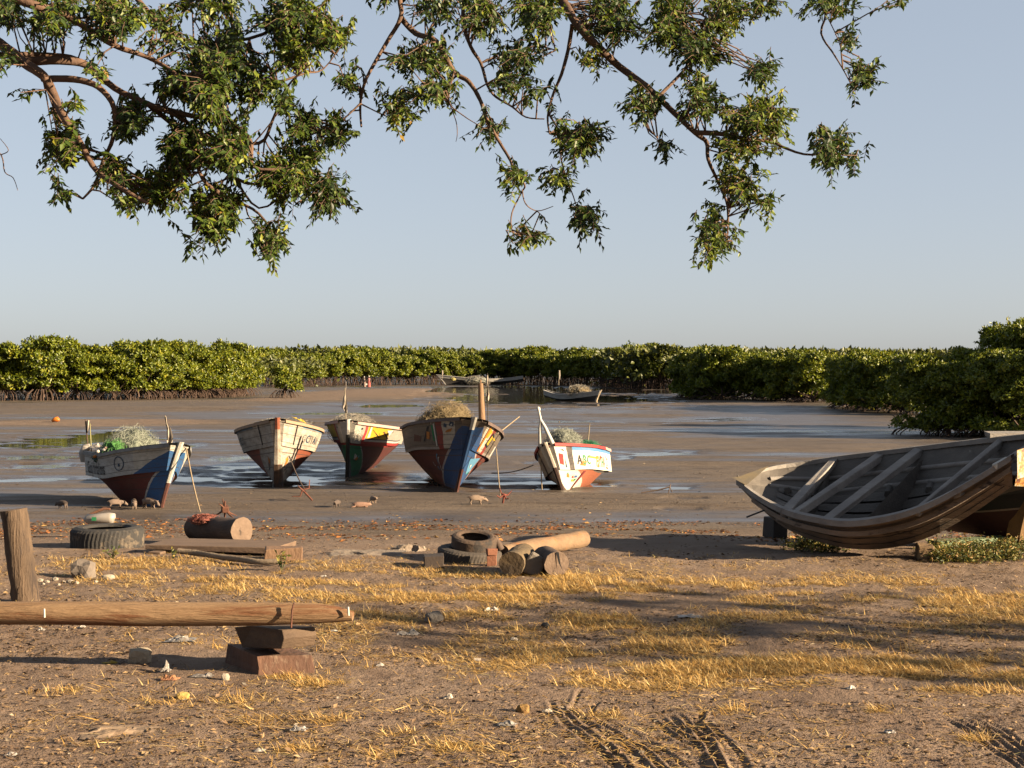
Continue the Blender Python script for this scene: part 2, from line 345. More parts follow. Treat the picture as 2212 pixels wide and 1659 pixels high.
# ------------------------------------------------------------------ mangroves
MG = leafmat('mangrove_leaf', [(0, (.045, .065, .010)), (.3, (.150, .205, .012)), (.7, (.30, .335, .018)), (1, (.46, .42, .030))], .34, .45)
MGD = leafmat('far_mangrove_leaf', [(0, (.055, .075, .016)), (.5, (.130, .150, .020)), (1, (.21, .205, .030))], .25, .5)
ROOT = mat('mangrove_root', (.125, .072, .048), (.055, .035, .026), 4, bump=.4)
def lobes_crown(w, h, dp, zlo, nl, nc, leaf, r0=.75):
    """clumps of leaf rosettes on the skin of many overlapping lobes, with gaps between"""
    c = []; rad = []
    for i in range(nl):
        a = rng.random() * 6.283; rr = math.sqrt(rng.random()) * .82; z = zlo + (h - zlo) * (rng.random() ** .8)
        prof = 1 - .30 * max(0, (z - zlo) / (h - zlo) - .35) ** 1.3
        r = r0 * (.65 + .6 * rng.random()); c.append((math.cos(a) * rr * w / 2 * prof, math.sin(a) * rr * dp / 2 * prof, min(max(z, zlo + r * .5), h - r * .8))); rad.append(r)
    c = np.array(c); rad = np.array(rad); li = rng.integers(0, nl, nc); d = rdir(nc); d[:, 2] = np.abs(d[:, 2]) * .9 + d[:, 2] * .35; d = unit(d)
    p = c[li] + d * (rad[li] * (.72 + .36 * rng.random(nc)))[:, None]; p[:, 2] = np.maximum(p[:, 2], zlo - .1 * rng.random(nc))
    j = rng.random(nc) < .045; p[j, 2] += .12 * leaf / .27 * 2.2 * rng.random(j.sum()) * (p[j, 2] > zlo + (h - zlo) * .6)
    k = 5; pp = np.repeat(p, k, 0) + rng.normal(size=(nc * k, 3)) * leaf * .25; dd = np.repeat(d, k, 0) * .55 + rdir(nc * k) * .9; dd[:, 2] += .25
    L = leaf * (.7 + .6 * rng.random(nc * k)); base = np.repeat(np.clip(.5 + .22 * rng.normal(size=nc) , 0, 1), k)
    return leaves(pp, dd, np.repeat(d, k, 0) + rdir(nc * k) * .5, L, L * .52, rnd=np.clip(base + .12 * rng.normal(size=nc * k), 0, 1))
def roots_mesh(w, dp, zt, n, r=.035, h=5):
    mb = MB()
    for i in range(n):
        a = random.random() * 6.283; q = math.sqrt(random.random()); x, y = math.cos(a) * q * w / 2 * .95, math.sin(a) * q * dp / 2 * .95
        mb.tube([(x, y, -.3), (x * .97, y * .97, .25 * zt), (x * .86 + random.uniform(-.1, .1), y * .86, .7 * zt), (x * .6, y * .6, zt * 1.15)], [r, r, r * .9, r], 4, cap=False)
    mb.tube([(0, 0, .3 * zt), (.1, .05, zt), (-.1, 0, min(zt * 2.2, h * .6)), (.1, .1, min(zt * 3.2, h * .78))], [.12, .11, .08, .04], 6, cap=False)
    for i in range(5):
        a = i * 1.26; mb.tube([(0, 0, zt), (math.cos(a) * w * .18, math.sin(a) * dp * .18, min(zt * 1.9, h * .5)), (math.cos(a) * w * .33, math.sin(a) * dp * .33, min(zt * 3, h * .68))], [.06, .045, .02], 5, cap=False)
    return mb
PROTO = {}
def mangrove_proto(key, w, h, dp, zlo, nl, nc, leaf, nr, r0=.75):
    V, Q, A = lobes_crown(w, h, dp, zlo, nl, nc, leaf, r0); cm = npmesh('crown', V, Q, {'rnd': A}); cm.materials.append(MG)
    ro = roots_mesh(w, dp, max(zlo, .35), nr, h=h).build('prop_roots', ROOT); rm = ro.data; bpy.data.objects.remove(ro); PROTO[key] = (cm, rm)
for i in range(4): mangrove_proto(('mid', i), 5.4, 4.7, 5.0, .75, 40, 1900, .27, 26, .62)
for i in range(3): mangrove_proto(('low', i), 5.4, 4.2, 5.0, .1, 38, 1800, .25, 14, .62)
for i in range(3): mangrove_proto(('near', i), 3.6, 3.6, 3.6, .1, 34, 3400, .145, 12, .55)
for i in range(3): mangrove_proto(('far', i), 5.6, 4.8, 5.0, 1.25, 36, 1700, .30, 26, .72)
mangrove_proto(('bush', 0), 3.0, 2.5, 2.6, .55, 12, 900, .22, 30, .55)
mangrove_proto(('edge', 0), 5.4, 3.3, 4.0, .1, 30, 1500, .22, 12, .6)
def mangrove(key, x, y, s, label, group=None, name='mangrove_tree', sz=1.0):
    r = empty(name, (x, y, gz(x, y)), (0, 0, random.random() * 6.28)); r.scale = (s, s, s * sz)
    for me, nm in zip(PROTO[key], ('crown', 'prop_roots')):
        o = bpy.data.objects.new(nm, me); col.objects.link(o); o.parent = r
    tag(r, label, 'mangrove', group); return r
def rowline(pts, step, rows, rowgap, keys, s0, label, group, jit=.8, sz=1.0):
    """rows of trees along a shore line given as ground points, further rows behind it"""
    pts = [Vector(p).to_2d() for p in pts]; n = 0
    for r in range(rows):
        for a, b in zip(pts[:-1], pts[1:]):
            k = max(1, int((b - a).length / step))
            for i in range(k):
                p = a.lerp(b, (i + .5 * (r % 2) + random.uniform(-.15, .15)) / k); d = p.normalized()
                q = p + d * (r * rowgap + random.uniform(0, jit)); f = s0 * random.uniform(.80, 1.10); sz_ = sz * random.uniform(.9, 1.1)
                mangrove(random.choice(keys), q.x, q.y, f, label, group, sz=sz_); n += 1
    return n
mid = [('mid', i) for i in range(4)]; low = [('low', i) for i in range(3)]; near = [('near', i) for i in range(3)]; farp = [('far', i) for i in range(3)]
def GP(px, D): return ((px - 1106) / F * D, D)
rowline([GP(-420, 104), GP(-60, 108), GP(250, 112), GP(430, 120), GP(535, 132)], 2.2, 3, 2.6, mid, .90, 'bright green mangrove with stilt roots in the dense left bank thicket', 'mangroves of the left bank')
q = GP(616, 118); mangrove(('bush', 0), q[0], q[1], 1.0, 'small lone mangrove bush with bare roots at the end of the left bank', name='mangrove_bush')
rowline([GP(575, 205), GP(700, 222), GP(900, 232), GP(1100, 238), GP(1300, 215), GP(1440, 175)], 3.2, 2, 4.5, farp, 1.08, 'distant mangrove with shaded foot on the far creek bank', 'mangroves of the far bank')
rowline([GP(1495, 122), GP(1560, 113), GP(1680, 108), GP(1790, 100)], 2.2, 3, 3.0, low, .90, 'mangrove with dark shaded foot on the right creek bank behind the mudflat', 'mangroves of the right bank')
rowline([GP(1830, 88), GP(1900, 78), GP(2010, 72), GP(2330, 70)], 2.4, 2, 3.0, low, .74, 'mangrove between the near right thicket and the right creek bank', 'mangroves behind the near right thicket')
for pts_, s_ in (([GP(2050, 47.5), GP(2150, 46), GP(2210, 45.5)], .80), ([GP(2215, 45.3), GP(2330, 45)], .94), ([GP(2335, 45), GP(2520, 45)], 1.0)): rowline(pts_, 1.8, 3, 2.2, near, s_, 'tall dark mangrove of the near right thicket behind the grey boat', 'mangroves of the near right thicket')
q = GP(2000, 49); mangrove(('near', 1), q[0], q[1], .74, 'low rounded mangrove at the left edge of the near right thicket, overhanging the mud')
q = GP(2215, 54); mangrove(('near', 2), q[0], q[1], 1.12, 'tallest mangrove rising above the near right thicket')
def forest():
    parts = []
    def area(n, x0, x1, y0, y1, h, leaf, lump):
        x = rng.uniform(x0, x1, n); y = y0 + (y1 - y0) * rng.random(n) ** 1.6; t = h * (.82 + .16 * fbm(x / lump, y / lump, 3) + .12 * fbm(x / (lump * 5), y / (lump * 5), 2))
        z = zb(y) + t * np.where(rng.random(n) < .35, rng.random(n) ** .5, .93 + .09 * rng.random(n)); L = leaf * (.6 + .8 * rng.random(n)); d = rdir(n); d[:, 2] = np.abs(d[:, 2])
        parts.append(leaves(np.stack([x, y, z], 1), d, rdir(n), L, L * .6, rnd=np.clip(.45 + .2 * rng.normal(size=n), 0, 1)))
    area(30000, -130, -26, 124, 215, 4.2, .55, 3)
    area(34000, -120, 70, 250, 420, 6.8, .9, 5)
    area(30000, 18, 120, 128, 240, 4.6, .55, 3)
    area(15000, 12, 60, 175, 250, 5.5, .7, 4)
    area(9000, -70, 150, 420, 640, 8.6, 1.6, 7)
    V, Q, A = cat_(parts); o = link('mangrove_forest', npmesh('mangrove_forest', V, Q, {'rnd': A}), MGD)
    tag(o, 'unbroken low mangrove forest reaching to the horizon behind the creek banks', 'forest', kind='stuff')
forest()
def cut_trees():
    # far taller tree clump standing a little above the forest line
    pass

# ------------------------------------------------------------------ the overhanging shade tree
BARK = mat('bark', (.22, .125, .075), (.105, .06, .04), 7, bump=.5, bscale=30)
TL = leafmat('tree_leaf', [(0, (.020, .040, .010)), (.4, (.070, .122, .012)), (.7, (.175, .230, .016)), (.95, (.40, .41, .03)), (1, (.40, .24, .05))], .28, .5)
BOUGHS = [  # picture points, distance at start and end, radius at start and end
 ([(-90, 40), (0, 95), (52, 135), (95, 165), (118, 205), (135, 245), (175, 310), (210, 370), (260, 405), (320, 440)], 9.2, 8.4, .050, .012),
 ([(-70, -50), (60, 8), (130, 28), (195, 65), (250, 100), (320, 125), (380, 160), (402, 190)], 9.0, 8.8, .040, .010),
 ([(52, 135), (130, 132), (190, 142), (250, 192), (320, 225), (390, 255), (450, 305), (505, 380)], 9.1, 9.3, .038, .010),
 ([(95, 172), (160, 172), (215, 190), (248, 235), (245, 300), (225, 345), (205, 400), (180, 430)], 9.1, 8.8, .030, .008),
 ([(320, 225), (400, 290), (462, 350), (530, 395), (600, 400), (640, 440)], 9.2, 9.6, .024, .006),
 ([(340, 232), (420, 252), (480, 258), (540, 300), (550, 362), (620, 365)], 9.2, 8.9, .024, .010),
 ([(460, 300), (560, 310), (590, 260), (620, 190), (672, 140)], 9.3, 9.0, .018, .006),
 ([(250, -60), (350, 58), (420, 92), (540, 85), (640, 40), (690, 15)], 9.6, 9.8, .026, .007),
 ([(420, 320), (440, 390), (500, 430), (560, 462), (600, 530), (570, 560)], 9.0, 8.8, .018, .005),
 ([(505, 380), (560, 450), (640, 410), (700, 440)], 9.5, 9.6, .012, .004),
 ([(0, 120), (100, 120), (170, 130), (220, 175), (300, 215)], 9.3, 9.8, .026, .014),
 ([(600, 180), (660, 160), (700, 150), (745, 90)], 9.3, 9.5, .010, .004),
 ([(1130, -100), (1212, 0), (1239, 43), (1275, 87), (1337, 145), (1395, 188), (1442, 232), (1500, 287), (1526, 308), (1529, 344), (1555, 403), (1572, 450), (1570, 520)], 10.6, 9.6, .046, .006),
 ([(1500, 287), (1554, 290), (1610, 300), (1663, 308), (1736, 334), (1800, 330)], 9.8, 9.6, .024, .006),
 ([(1420, 212), (1480, 150), (1510, 110), (1540, 50)], 10.0, 10.3, .016, .006),
 ([(1425, 218), (1395, 270), (1420, 300), (1425, 330)], 10.0, 9.8, .010, .003),
 ([(862, -60), (864, 0), (866, 40), (835, 95), (792, 171), (779, 225), (781, 275)], 9.8, 9.6, .026, .008),
 ([(866, 40), (897, 73), (944, 92), (980, 156), (1013, 178), (1038, 218), (1053, 261), (1081, 311), (1103, 348), (1107, 366)], 9.8, 9.4, .026, .010),
 ([(1107, 366), (1133, 399), (1126, 417), (1106, 460), (1106, 497), (1125, 510)], 9.4, 9.4, .009, .004),
 ([(1128, 410), (1135, 440), (1160, 456), (1195, 446)], 9.4, 9.5, .006, .003),
 ([(1010, -60), (1000, 40), (1017, 102), (1039, 138), (1053, 185), (1071, 210), (1107, 232), (1136, 254), (1176, 258)], 10.3, 10.0, .020, .005),
 ([(1236, 55), (1227, 109), (1212, 163), (1194, 207), (1183, 254), (1187, 290)], 10.4, 10.2, .020, .007),
 ([(1187, 250), (1209, 290), (1212, 345), (1227, 395), (1238, 424), (1250, 462)], 10.2, 10.0, .009, .004),
 ([(779, 225), (740, 260), (700, 285)], 9.6, 9.5, .009, .004), ([(779, 225), (830, 250), (860, 262)], 9.6, 9.6, .007, .003),
 ([(980, 160), (970, 220), (1000, 250), (1040, 275)], 9.6, 9.4, .008, .003), ([(970, 222), (985, 262), (988, 290), (985, 307)], 9.5, 9.5, .005, .002), ([(-30, 310), (4, 335), (12, 372), (30, 385), (40, 412)], 8.6, 8.5, .006, .002), ([(4, 335), (20, 325), (2, 300)], 8.6, 8.6, .004, .002),
 ([(1090, -60), (1180, 30), (1160, 90), (1200, 110)], 10.4, 10.2, .014, .005),
 ([(1660, -90), (1776, 10), (1772, 73), (1798, 116), (1819, 150), (1840, 190)], 11.0, 10.6, .014, .004),
 ([(1776, 20), (1810, 90), (1820, 140)], 10.9, 10.7, .006, .003), ([(1500, -80), (1580, 20), (1640, 40)], 10.6, 10.6, .016, .006)]
MASSES = [  # x0 x1 y0 y1 distance density
 (-30, 60, -20, 75, 9.4, 1.2), (45, 180, -20, 105, 9.2, 1.0), (170, 320, -20, 120, 9.0, 1.2), (300, 420, 10, 150, 9.4, .5), (360, 560, -20, 60, 10, .7), (400, 560, 60, 190, 9.4, 1.2), (540, 700, -20, 120, 9.5, 1.2), (640, 765, 20, 140, 9.5, 1.1), (560, 690, 90, 170, 9.4, 1.0),
 (0, 32, 105, 170, 8.6, .9), (30, 55, 195, 218, 8.6, .8), (150, 185, 200, 250, 8.6, .7), (190, 240, 140, 180, 8.6, .8), (390, 520, 120, 280, 8.9, 1.7), (330, 420, 140, 230, 9.3, .9), (230, 330, 220, 330, 9.2, 1.2), (500, 600, 130, 260, 9.5, 1.1), (590, 640, 190, 260, 9.0, .8), (610, 700, 230, 320, 9.6, 1.2), (690, 758, 268, 325, 9.6, 1.0),
 (330, 480, 260, 400, 9.3, 1.2), (430, 560, 270, 400, 8.9, 1.1), (85, 200, 250, 390, 9.0, .9), (108, 165, 405, 450, 8.7, .8), (250, 300, 415, 478, 8.9, 1.0), (190, 300, 330, 430, 9.1, .6), (270, 420, 360, 470, 9.2, 1.2), (400, 530, 400, 540, 9.2, 1.3), (400, 440, 500, 560, 9.2, .5), (540, 630, 470, 585, 8.9, 1.0), (540, 690, 330, 450, 9.4, 1.3), (640, 762, 370, 490, 9.6, 1.0), (600, 720, 300, 380, 9.6, .8),
 (780, 860, -20, 25, 9.9, 1.0), (880, 1000, -20, 70, 9.9, 1.1), (980, 1100, -20, 110, 10.2, 1.3), (1080, 1240, -20, 100, 10.4, 1.2), (1050, 1180, 90, 180, 10.2, 1.2), (1060, 1190, 160, 230, 10.0, 1.0), (835, 1000, 98, 180, 9.6, 1.3), (860, 1000, 170, 250, 9.6, 1.1), (715, 790, 152, 217, 9.6, 1.1), (813, 920, 205, 290, 9.7, 1.1), (690, 770, 255, 330, 9.6, .9), (1009, 1100, 258, 322, 9.5, .8), (1060, 1145, 352, 418, 9.4, 1.0), (1161, 1258, 355, 424, 10, .9), (1172, 1215, 205, 250, 9.9, .5), (1185, 1325, 258, 359, 10.0, 1.2), (1200, 1225, 290, 380, 10, .4), (1082, 1180, 482, 550, 9.4, .8), (1231, 1307, 428, 545, 10.0, 1.0),
 (1239, 1400, -20, 130, 10.6, 1.3), (1380, 1520, -20, 150, 10.4, 1.4), (1500, 1620, -20, 110, 10.6, 1.3), (1600, 1705, -20, 50, 10.8, 1.0), (1230, 1330, 110, 170, 10.4, .8), (1440, 1600, 80, 165, 10.2, 1.3), (1602, 1692, 110, 218, 10.2, .9), (1330, 1442, 180, 280, 9.8, .9), (1453, 1576, 163, 276, 9.9, 1.2), (1536, 1736, 210, 312, 9.7, 1.2), (1522, 1685, 285, 363, 9.7, 1.1), (1536, 1656, 355, 461, 9.6, 1.0), (1623, 1692, 415, 480, 9.6, .8), (1482, 1616, 450, 578, 9.6, .9), (1395, 1460, 305, 356, 9.8, .8), (1736, 1840, 275, 392, 9.6, 1.3), (1815, 1873, 325, 372, 9.6, .8),
 (1718, 1863, -20, 54, 10.9, 1.1), (1800, 1852, 54, 130, 10.7, .9), (1812, 1910, 127, 218, 10.6, .9), (1921, 1983, -20, 16, 11, .8)]
def spline(pts, n):
    pts = [Vector(p) for p in pts]; out = []; m = len(pts) - 1
    for i in range(m):
        p0, p1, p2, p3 = pts[max(i - 1, 0)], pts[i], pts[i + 1], pts[min(i + 2, m)]
        for k in range(n):
            t = k / n; out.append(.5 * (2 * p1 + (p2 - p0) * t + (2 * p0 - 5 * p1 + 4 * p2 - p3) * t * t + (3 * p1 - p0 - 3 * p2 + p3) * t ** 3))
    return out + [pts[-1]]
def shade_tree():
    root = empty('shade_tree', (-6.4, 5.6, 0)); O = Vector((-6.4, 5.6, 0))
    tag(root, 'leafy tree reaching down into the picture with bare brown boughs and yellow green leaves', 'tree')
    trunk = MB(); crook = Vector((-5.9, 6.3, 3.3))
    trunk.tube(spline([(-6.4, 5.6, -.2), (-6.3, 5.7, .8), (-6.1, 5.9, 2.0), crook, (-5.4, 6.9, 4.6), (-4.9, 7.4, 6.2)], 4), np.linspace(.34, .16, 21), 14, jit=.05)
    feed = [(P(-90, 40, 9.2), .10), (P(-70, -50, 9.0), .09), (P(250, -60, 9.6), .07), (P(862, -60, 9.8), .07), (P(1130, -100, 10.6), .09), (P(1660, -90, 11.0), .05)]
    for p, r in feed:
        q = crook.lerp(p, .45) + Vector((0, .2, .9 if p.x > -2.5 else .25)); trunk.tube(spline([crook + Vector((.3, .3, .7)), q, p], 6), np.linspace(r * 1.5, r * .55, 13), 8, cap=False)
    for p, r in ((P(1010, -60, 10.3), .03), (P(1090, -60, 10.4), .025), (P(1500, -80, 10.6), .03)):
        q0 = P(862, -60, 9.8).lerp(P(1130, -100, 10.6), .5) + Vector((0, 0, .4)); trunk.tube(spline([q0 if p.x < .8 else P(1130, -100, 10.6), (q0 + p) / 2 + Vector((0, 0, .15)), p], 4), r, 6, cap=False)
    trunk.build('trunk', BARK, root, O)
    bp = []
    for k, (pts, d0, d1, r0, r1) in enumerate(BOUGHS):
        n = len(pts); w = [P(px, py, d0 + (d1 - d0) * i / (n - 1) + (random.uniform(-.12, .12) if 0 < i < n - 1 else 0)) for i, (px, py) in enumerate(pts)]
        s = spline(w, 4); mb = MB(); mb.tube(s, np.linspace(r0, r1, len(s)) * .82, 7, jit=.08); mb.build('bough', BARK, root, O); bp += s
    BP = np.array([tuple(p) for p in bp]); tw = MB(); PO = []; DI = []; NO = []; LE = []; RN = []
    for x0, x1, y0, y1, D, dens in MASSES:
        cx, cy, rx, ry = (x0 + x1) / 2, (y0 + y1) / 2, (x1 - x0) / 2, (y1 - y0) / 2; nt_ = max(3, int(rx * ry * 4 / 195 * dens)); C = P(cx, cy, D)
        tint = random.gauss(0, .10); ph = random.random() * 6.28; src = []; nt_ = int(nt_ * (1.3 if x1 < 770 else 1.0))
        for i in range(max(1, nt_ // 5)):
            q = P(cx + rx * random.uniform(-.5, .5), cy + ry * random.uniform(-.6, .3), D + random.uniform(-.35, .35)); b = Vector(BP[np.argmin(((BP - np.array(q)) ** 2).sum(1))])
            mid_ = b.lerp(q, .5) + Vector((random.uniform(-.05, .05), random.uniform(-.05, .05), random.uniform(-.02, .07)))
            tw.tube([b, mid_, q], [.006, .005, .003], 4, cap=False); src += [q, mid_]
        for i in range(nt_):
            a = random.random() * 6.283; rr = math.sqrt(random.random()) * (.80 + .26 * math.sin(3 * a + ph) + .22 * math.sin(5 * a + 2 * ph)) * (1.1 if random.random() < .08 else 1)
            tip = P(cx + rx * rr * math.cos(a), cy + ry * rr * math.sin(a), D + random.gauss(0, .40)) + Vector((random.gauss(0, .03), 0, random.gauss(0, .03))); s = min(src, key=lambda q: (q - tip).length + random.uniform(0, .12))
            v = tip - s
            if v.length > .5: s = tip - v.normalized() * random.uniform(.25, .5); v = tip - s
            if v.length < .08: v = Vector((random.uniform(-.1, .1), random.uniform(-.1, .1), -.12)); s = tip - v
            mid_ = s + v * .5 + Vector((0, 0, .025)); tw.tube([s, mid_, tip], [.003, .0025, .0015], 3, cap=False)
            nl = random.randint(8, 12); t0 = tint + random.gauss(0, .10)
            for k in range(nl):
                t = .1 + .9 * (k + random.random() * .6) / nl; p = s.lerp(mid_, t * 2) if t < .5 else mid_.lerp(tip, t * 2 - 1)
                side = v.cross(Vector((0, 0, 1))).normalized() * (1 if k % 2 else -1)
                d = side * random.uniform(.4, 1) + v.normalized() * random.uniform(.2, .9) + Vector((random.uniform(-.4, .4), random.uniform(-.4, .4), random.uniform(-1.0, .15)))
                PO.append(p); DI.append(d); NO.append((random.gauss(.2, .45), random.gauss(-.2, .45), 1)); LE.append(random.uniform(.032, .066)); RN.append(min(max(.42 + t0 + random.gauss(0, .17), 0), 1))
    tw.build('twigs', BARK, root, O)
    V, Q, A = leaves(np.array([tuple(p) for p in PO]), np.array([tuple(p) for p in DI]), np.array(NO), np.array(LE), np.array(LE) * .47, rnd=np.array(RN))
    link('crown', npmesh('crown', V - np.array(O), Q, {'rnd': A}), TL, root)
    print('leaves', len(PO))
shade_tree()
def side_tree():
    # tree standing out of view to the right, whose crown dapples the grass
    O = Vector((14.6, 4.4, 0)); root = empty('tree', O); tag(root, 'broad leafy tree beside the beach shading the grass from the right', 'tree')
    mb = MB(); mb.tube(spline([(0, 0, -.2), (.1, 0, 1.2), (-.1, .2, 2.4), (.2, .1, 4)], 4), np.linspace(.22, .08, 13), 9)
    for i in range(7):
        a = i * .9; mb.tube([(0, .1, 2.0 + .2 * i), (math.cos(a) * .9, math.sin(a) * .9, 2.9 + .15 * i), (math.cos(a) * 1.9, math.sin(a) * 1.6, 3.5 + .1 * i)], [.06, .04, .015], 5, cap=False)
    mb.build('trunk', BARK, root)
    V, Q, A = lobes_crown(4.6, 4.9, 3.4, 2.9, 14, 230, .15, .7); link('crown', npmesh('crown', V, Q, {'rnd': A}), TL, root)
side_tree()

# ------------------------------------------------------------------ fishing boats
WOODGREY = mat('weathered_wood', (.16, .135, .115), (.09, .075, .065), 5, .8, .4, 30, (.25, 1.5, 1.5))
WOODIN = mat('inner_planking_wood', (.13, .105, .085), (.06, .05, .042), 6, .85, .3, 30, (.3, 1.5, 1.5))
WHITE = mat('old_white_paint', (.72, .66, .56), (.56, .49, .40), 7, .6, .2, 30, c3=(.25, .15, .08), spot=.64)
REDP = flat('red_paint', (.42, .035, .03)); BLUEP = flat('blue_paint', (.035, .13, .36)); GREENP = flat('green_paint', (.02, .26, .10)); YELP = flat('yellow_paint', (.75, .48, .03)); BLACKP = flat('black_paint', (.02, .02, .024)); ORANP = flat('orange_paint', (.62, .22, .03)); WHP = flat('white_paint', (.8, .76, .68)); GREYB = flat('blue_grey_lettering', (.045, .085, .15)); BRWN = flat('brown_paint', (.16, .06, .035)); SKYB = flat('light_blue_paint', (.14, .36, .55)); FADE = flat('faded_lettering', (.33, .30, .26)); PINKW = flat('pale_pink_paint', (.68, .42, .34)); MAROON = flat('maroon_paint', (.20, .02, .025))
PAL = dict(W=WHP, R=REDP, B=BLUEP, G=GREENP, Y=YELP, K=BLACKP, O=ORANP, L=GREYB, N=BRWN, S=SKYB, P=PINKW, M=MAROON, F=FADE)
PK = list(PAL)
class Boat:
    def __init__(s, L, B, Hb, Hm, Hs, rake=.4, strake=.32, ws=.6, Bc=.82, wg0=.07, wc0=.05, wk=.05, p=2.2, rock=.12, sm=.5, sb=None): s.__dict__.update(locals())
    def wg(s, t): 
        t = np.asarray(t, float); f = s.wg0 + (s.B - s.wg0) * (1 - (1 - np.clip(t / s.sm, 0, 1)) ** s.p); return f * (1 - (1 - s.ws) * smooth(.5, 1, t))
    def wc(s, t):
        t = np.asarray(t, float); f = s.wc0 + (s.B * s.Bc - s.wc0) * (1 - (1 - np.clip(t / s.sm, 0, 1)) ** (s.p * .85)); return f * (1 - (1 - s.ws) * smooth(.5, 1, t))
    def zk(s, t): t = np.asarray(t, float); return s.rock * smooth(.6, 1, t) * 1.6 + .02
    def zg(s, t):
        t = np.asarray(t, float); return s.Hm + (s.Hb - s.Hm) * np.clip(1 - t / .6, 0, 1) ** 1.7 + (s.Hs - s.Hm) * np.clip((t - .55) / .45, 0, 1) ** 2
    def zc(s, t): return s.zg(t) - (s.sb if s.sb else s.strake) - (s.strake - (s.sb if s.sb else s.strake)) * smooth(0, .3, t)
    def x(s, t, z): t = np.asarray(t, float); return -t * s.L + s.rake * np.clip(z / s.Hb, 0, 1.2) ** 1.3 * np.clip(1 - t / .35, 0, 1) ** 1.4
    def low(s, t, v, side, off=0):
        zk, zc = s.zk(t), s.zc(t); z = zk + (zc - zk) * v; y = s.wk * (.25 + .75 * min(1, float(t) * 6)) ; y = y + (s.wc(t) - y) * v ** .88; return Vector((float(s.x(t, z)), side * float(y + off), float(z)))
    def up(s, t, v, side, off=0):
        zc, zg = s.zc(t), s.zg(t); z = zc - .03 + (zg - zc + .03) * v; y = (s.wc(t) + .028) + (s.wg(t) - s.wc(t) - .028 + .004) * v; return Vector((float(s.x(t, z)), side * float(y + off), float(z)))
    def build(s, name, label, cat, loc, yaw, roll=0, pitch=0, mlow=None, mup=None, mrail=None, mstem=None, mdeck=None, minn=None, mlip=None, deck=.12, thw=(.3, .45, .6, .75), rails=None, stemw=(.05, .09), group=None, min_=None):
        r = empty(name, loc, Euler((roll, pitch, yaw)).to_matrix().to_euler()); s.root = r
        r.rotation_euler = (Matrix.Rotation(yaw, 3, 'Z') @ Matrix.Rotation(pitch, 3, 'Y') @ Matrix.Rotation(roll, 3, 'X')).to_euler()
        tag(r, label, cat, group); T = np.linspace(0, 1, 46) ** 1.35; minn = minn or WOODIN
        lo = MB(); up = MB(); inn = MB(); ra = MB(); V6 = np.linspace(0, 1, 8)
        for sd in (1, -1):
            lo.grid([[s.low(t, v, sd) for v in V6] for t in T], uv=[[(t * s.L, v) for v in V6] for t in T], flip=sd < 0)
            vs = np.linspace(0, 1, 6); up.grid([[s.up(t, v, sd) for v in vs] for t in T], uv=[[(t * s.L, v) for v in vs] for t in T], flip=sd < 0)
            lip = [[s.low(t, .97, sd), s.up(t, 0, sd)] for t in T]; up.grid(lip, 1, flip=sd < 0)
            Ti = T[T > .04]
            inn.grid([[s.up(t, 1, sd, -.045), s.up(t, 0, sd, -.06), s.low(t, .45, sd, -.03), Vector((float(s.x(t, s.zk(t))), 0, float(s.zk(t) + (s.zc(t) - s.zk(t)) * .34)))] for t in Ti], flip=sd > 0)
            prof = [(.035, -.035), (.035, .02), (-.075, .03), (-.075, -.01)]; rr = []
            for t in T:
                p = s.up(t, 1, sd); q = max(.01, float(s.wg(t))); rr.append([Vector((p.x, sd * max(0.002, q + a), p.z + b)) for a, b in prof] + [Vector((p.x, sd * max(0.002, q + prof[0][0]), p.z + prof[0][1]))])
            n0 = len(ra.f); ra.grid(rr, 0, uv=[[(t * s.L, k / 4) for k in range(5)] for t in T], sm=False, flip=sd < 0); ra.add(rr[-1][:4], [(0, 1, 2, 3)])
        # stern board
        t = 1.; ring = [s.up(t, 1, 1), s.up(t, 0, 1)] + [s.low(t, v, 1) for v in (1, .5, 0)] + [s.low(t, v, -1) for v in (0, .5, 1)] + [s.up(t, 0, -1), s.up(t, 1, -1)]
        up.add(ring, [tuple(range(len(ring)))], 2); in2 = [p + Vector((.04, 0, .0)) for p in ring]; inn.add(in2, [tuple(range(len(ring)))[::-1]])
        up.grid([[s.up(0, v, sd) for v in vs] for sd in (1, -1)], uv=[[(.0, v) for v in vs] for sd in (1, -1)], sm=False); lo.grid([[s.low(0, v, sd) for v in V6] for sd in (1, -1)], uv=[[(.0, v) for v in V6] for sd in (1, -1)], sm=False)
        s.parts = {}; s.parts['low'] = lo.build('lower_hull', mlow, r); s.parts['up'] = up.build('upper_planking', [mup, mlip or mlow, WOODGREY if min_ is None else min_], r); inn.build('inner_planking', minn, r); ra.build('gunwale', mrail, r)
        st = MB(); zs = np.linspace(-.02, s.Hb + .06, 12); rings = []
        for z in zs:
            f = z / s.Hb; wv = stemw[1] + (stemw[0] - stemw[1]) * min(1, max(0, f)); x0 = float(s.x(0, z)); rings.append([Vector((x0 - .12, -wv * .9, z)), Vector((x0 + .035, -wv * .7, z)), Vector((x0 + .05, 0, z)), Vector((x0 + .035, wv * .7, z)), Vector((x0 - .12, wv * .9, z)), Vector((x0 - .12, -wv * .9, z))])
        st.grid(rings, uv=[[(0, z / s.Hb)] * 6 for z in zs], sm=False, flip=True); st.add(rings[-1][:5], [(0, 1, 2, 3, 4)]); st.build('stem_post', mstem, r)
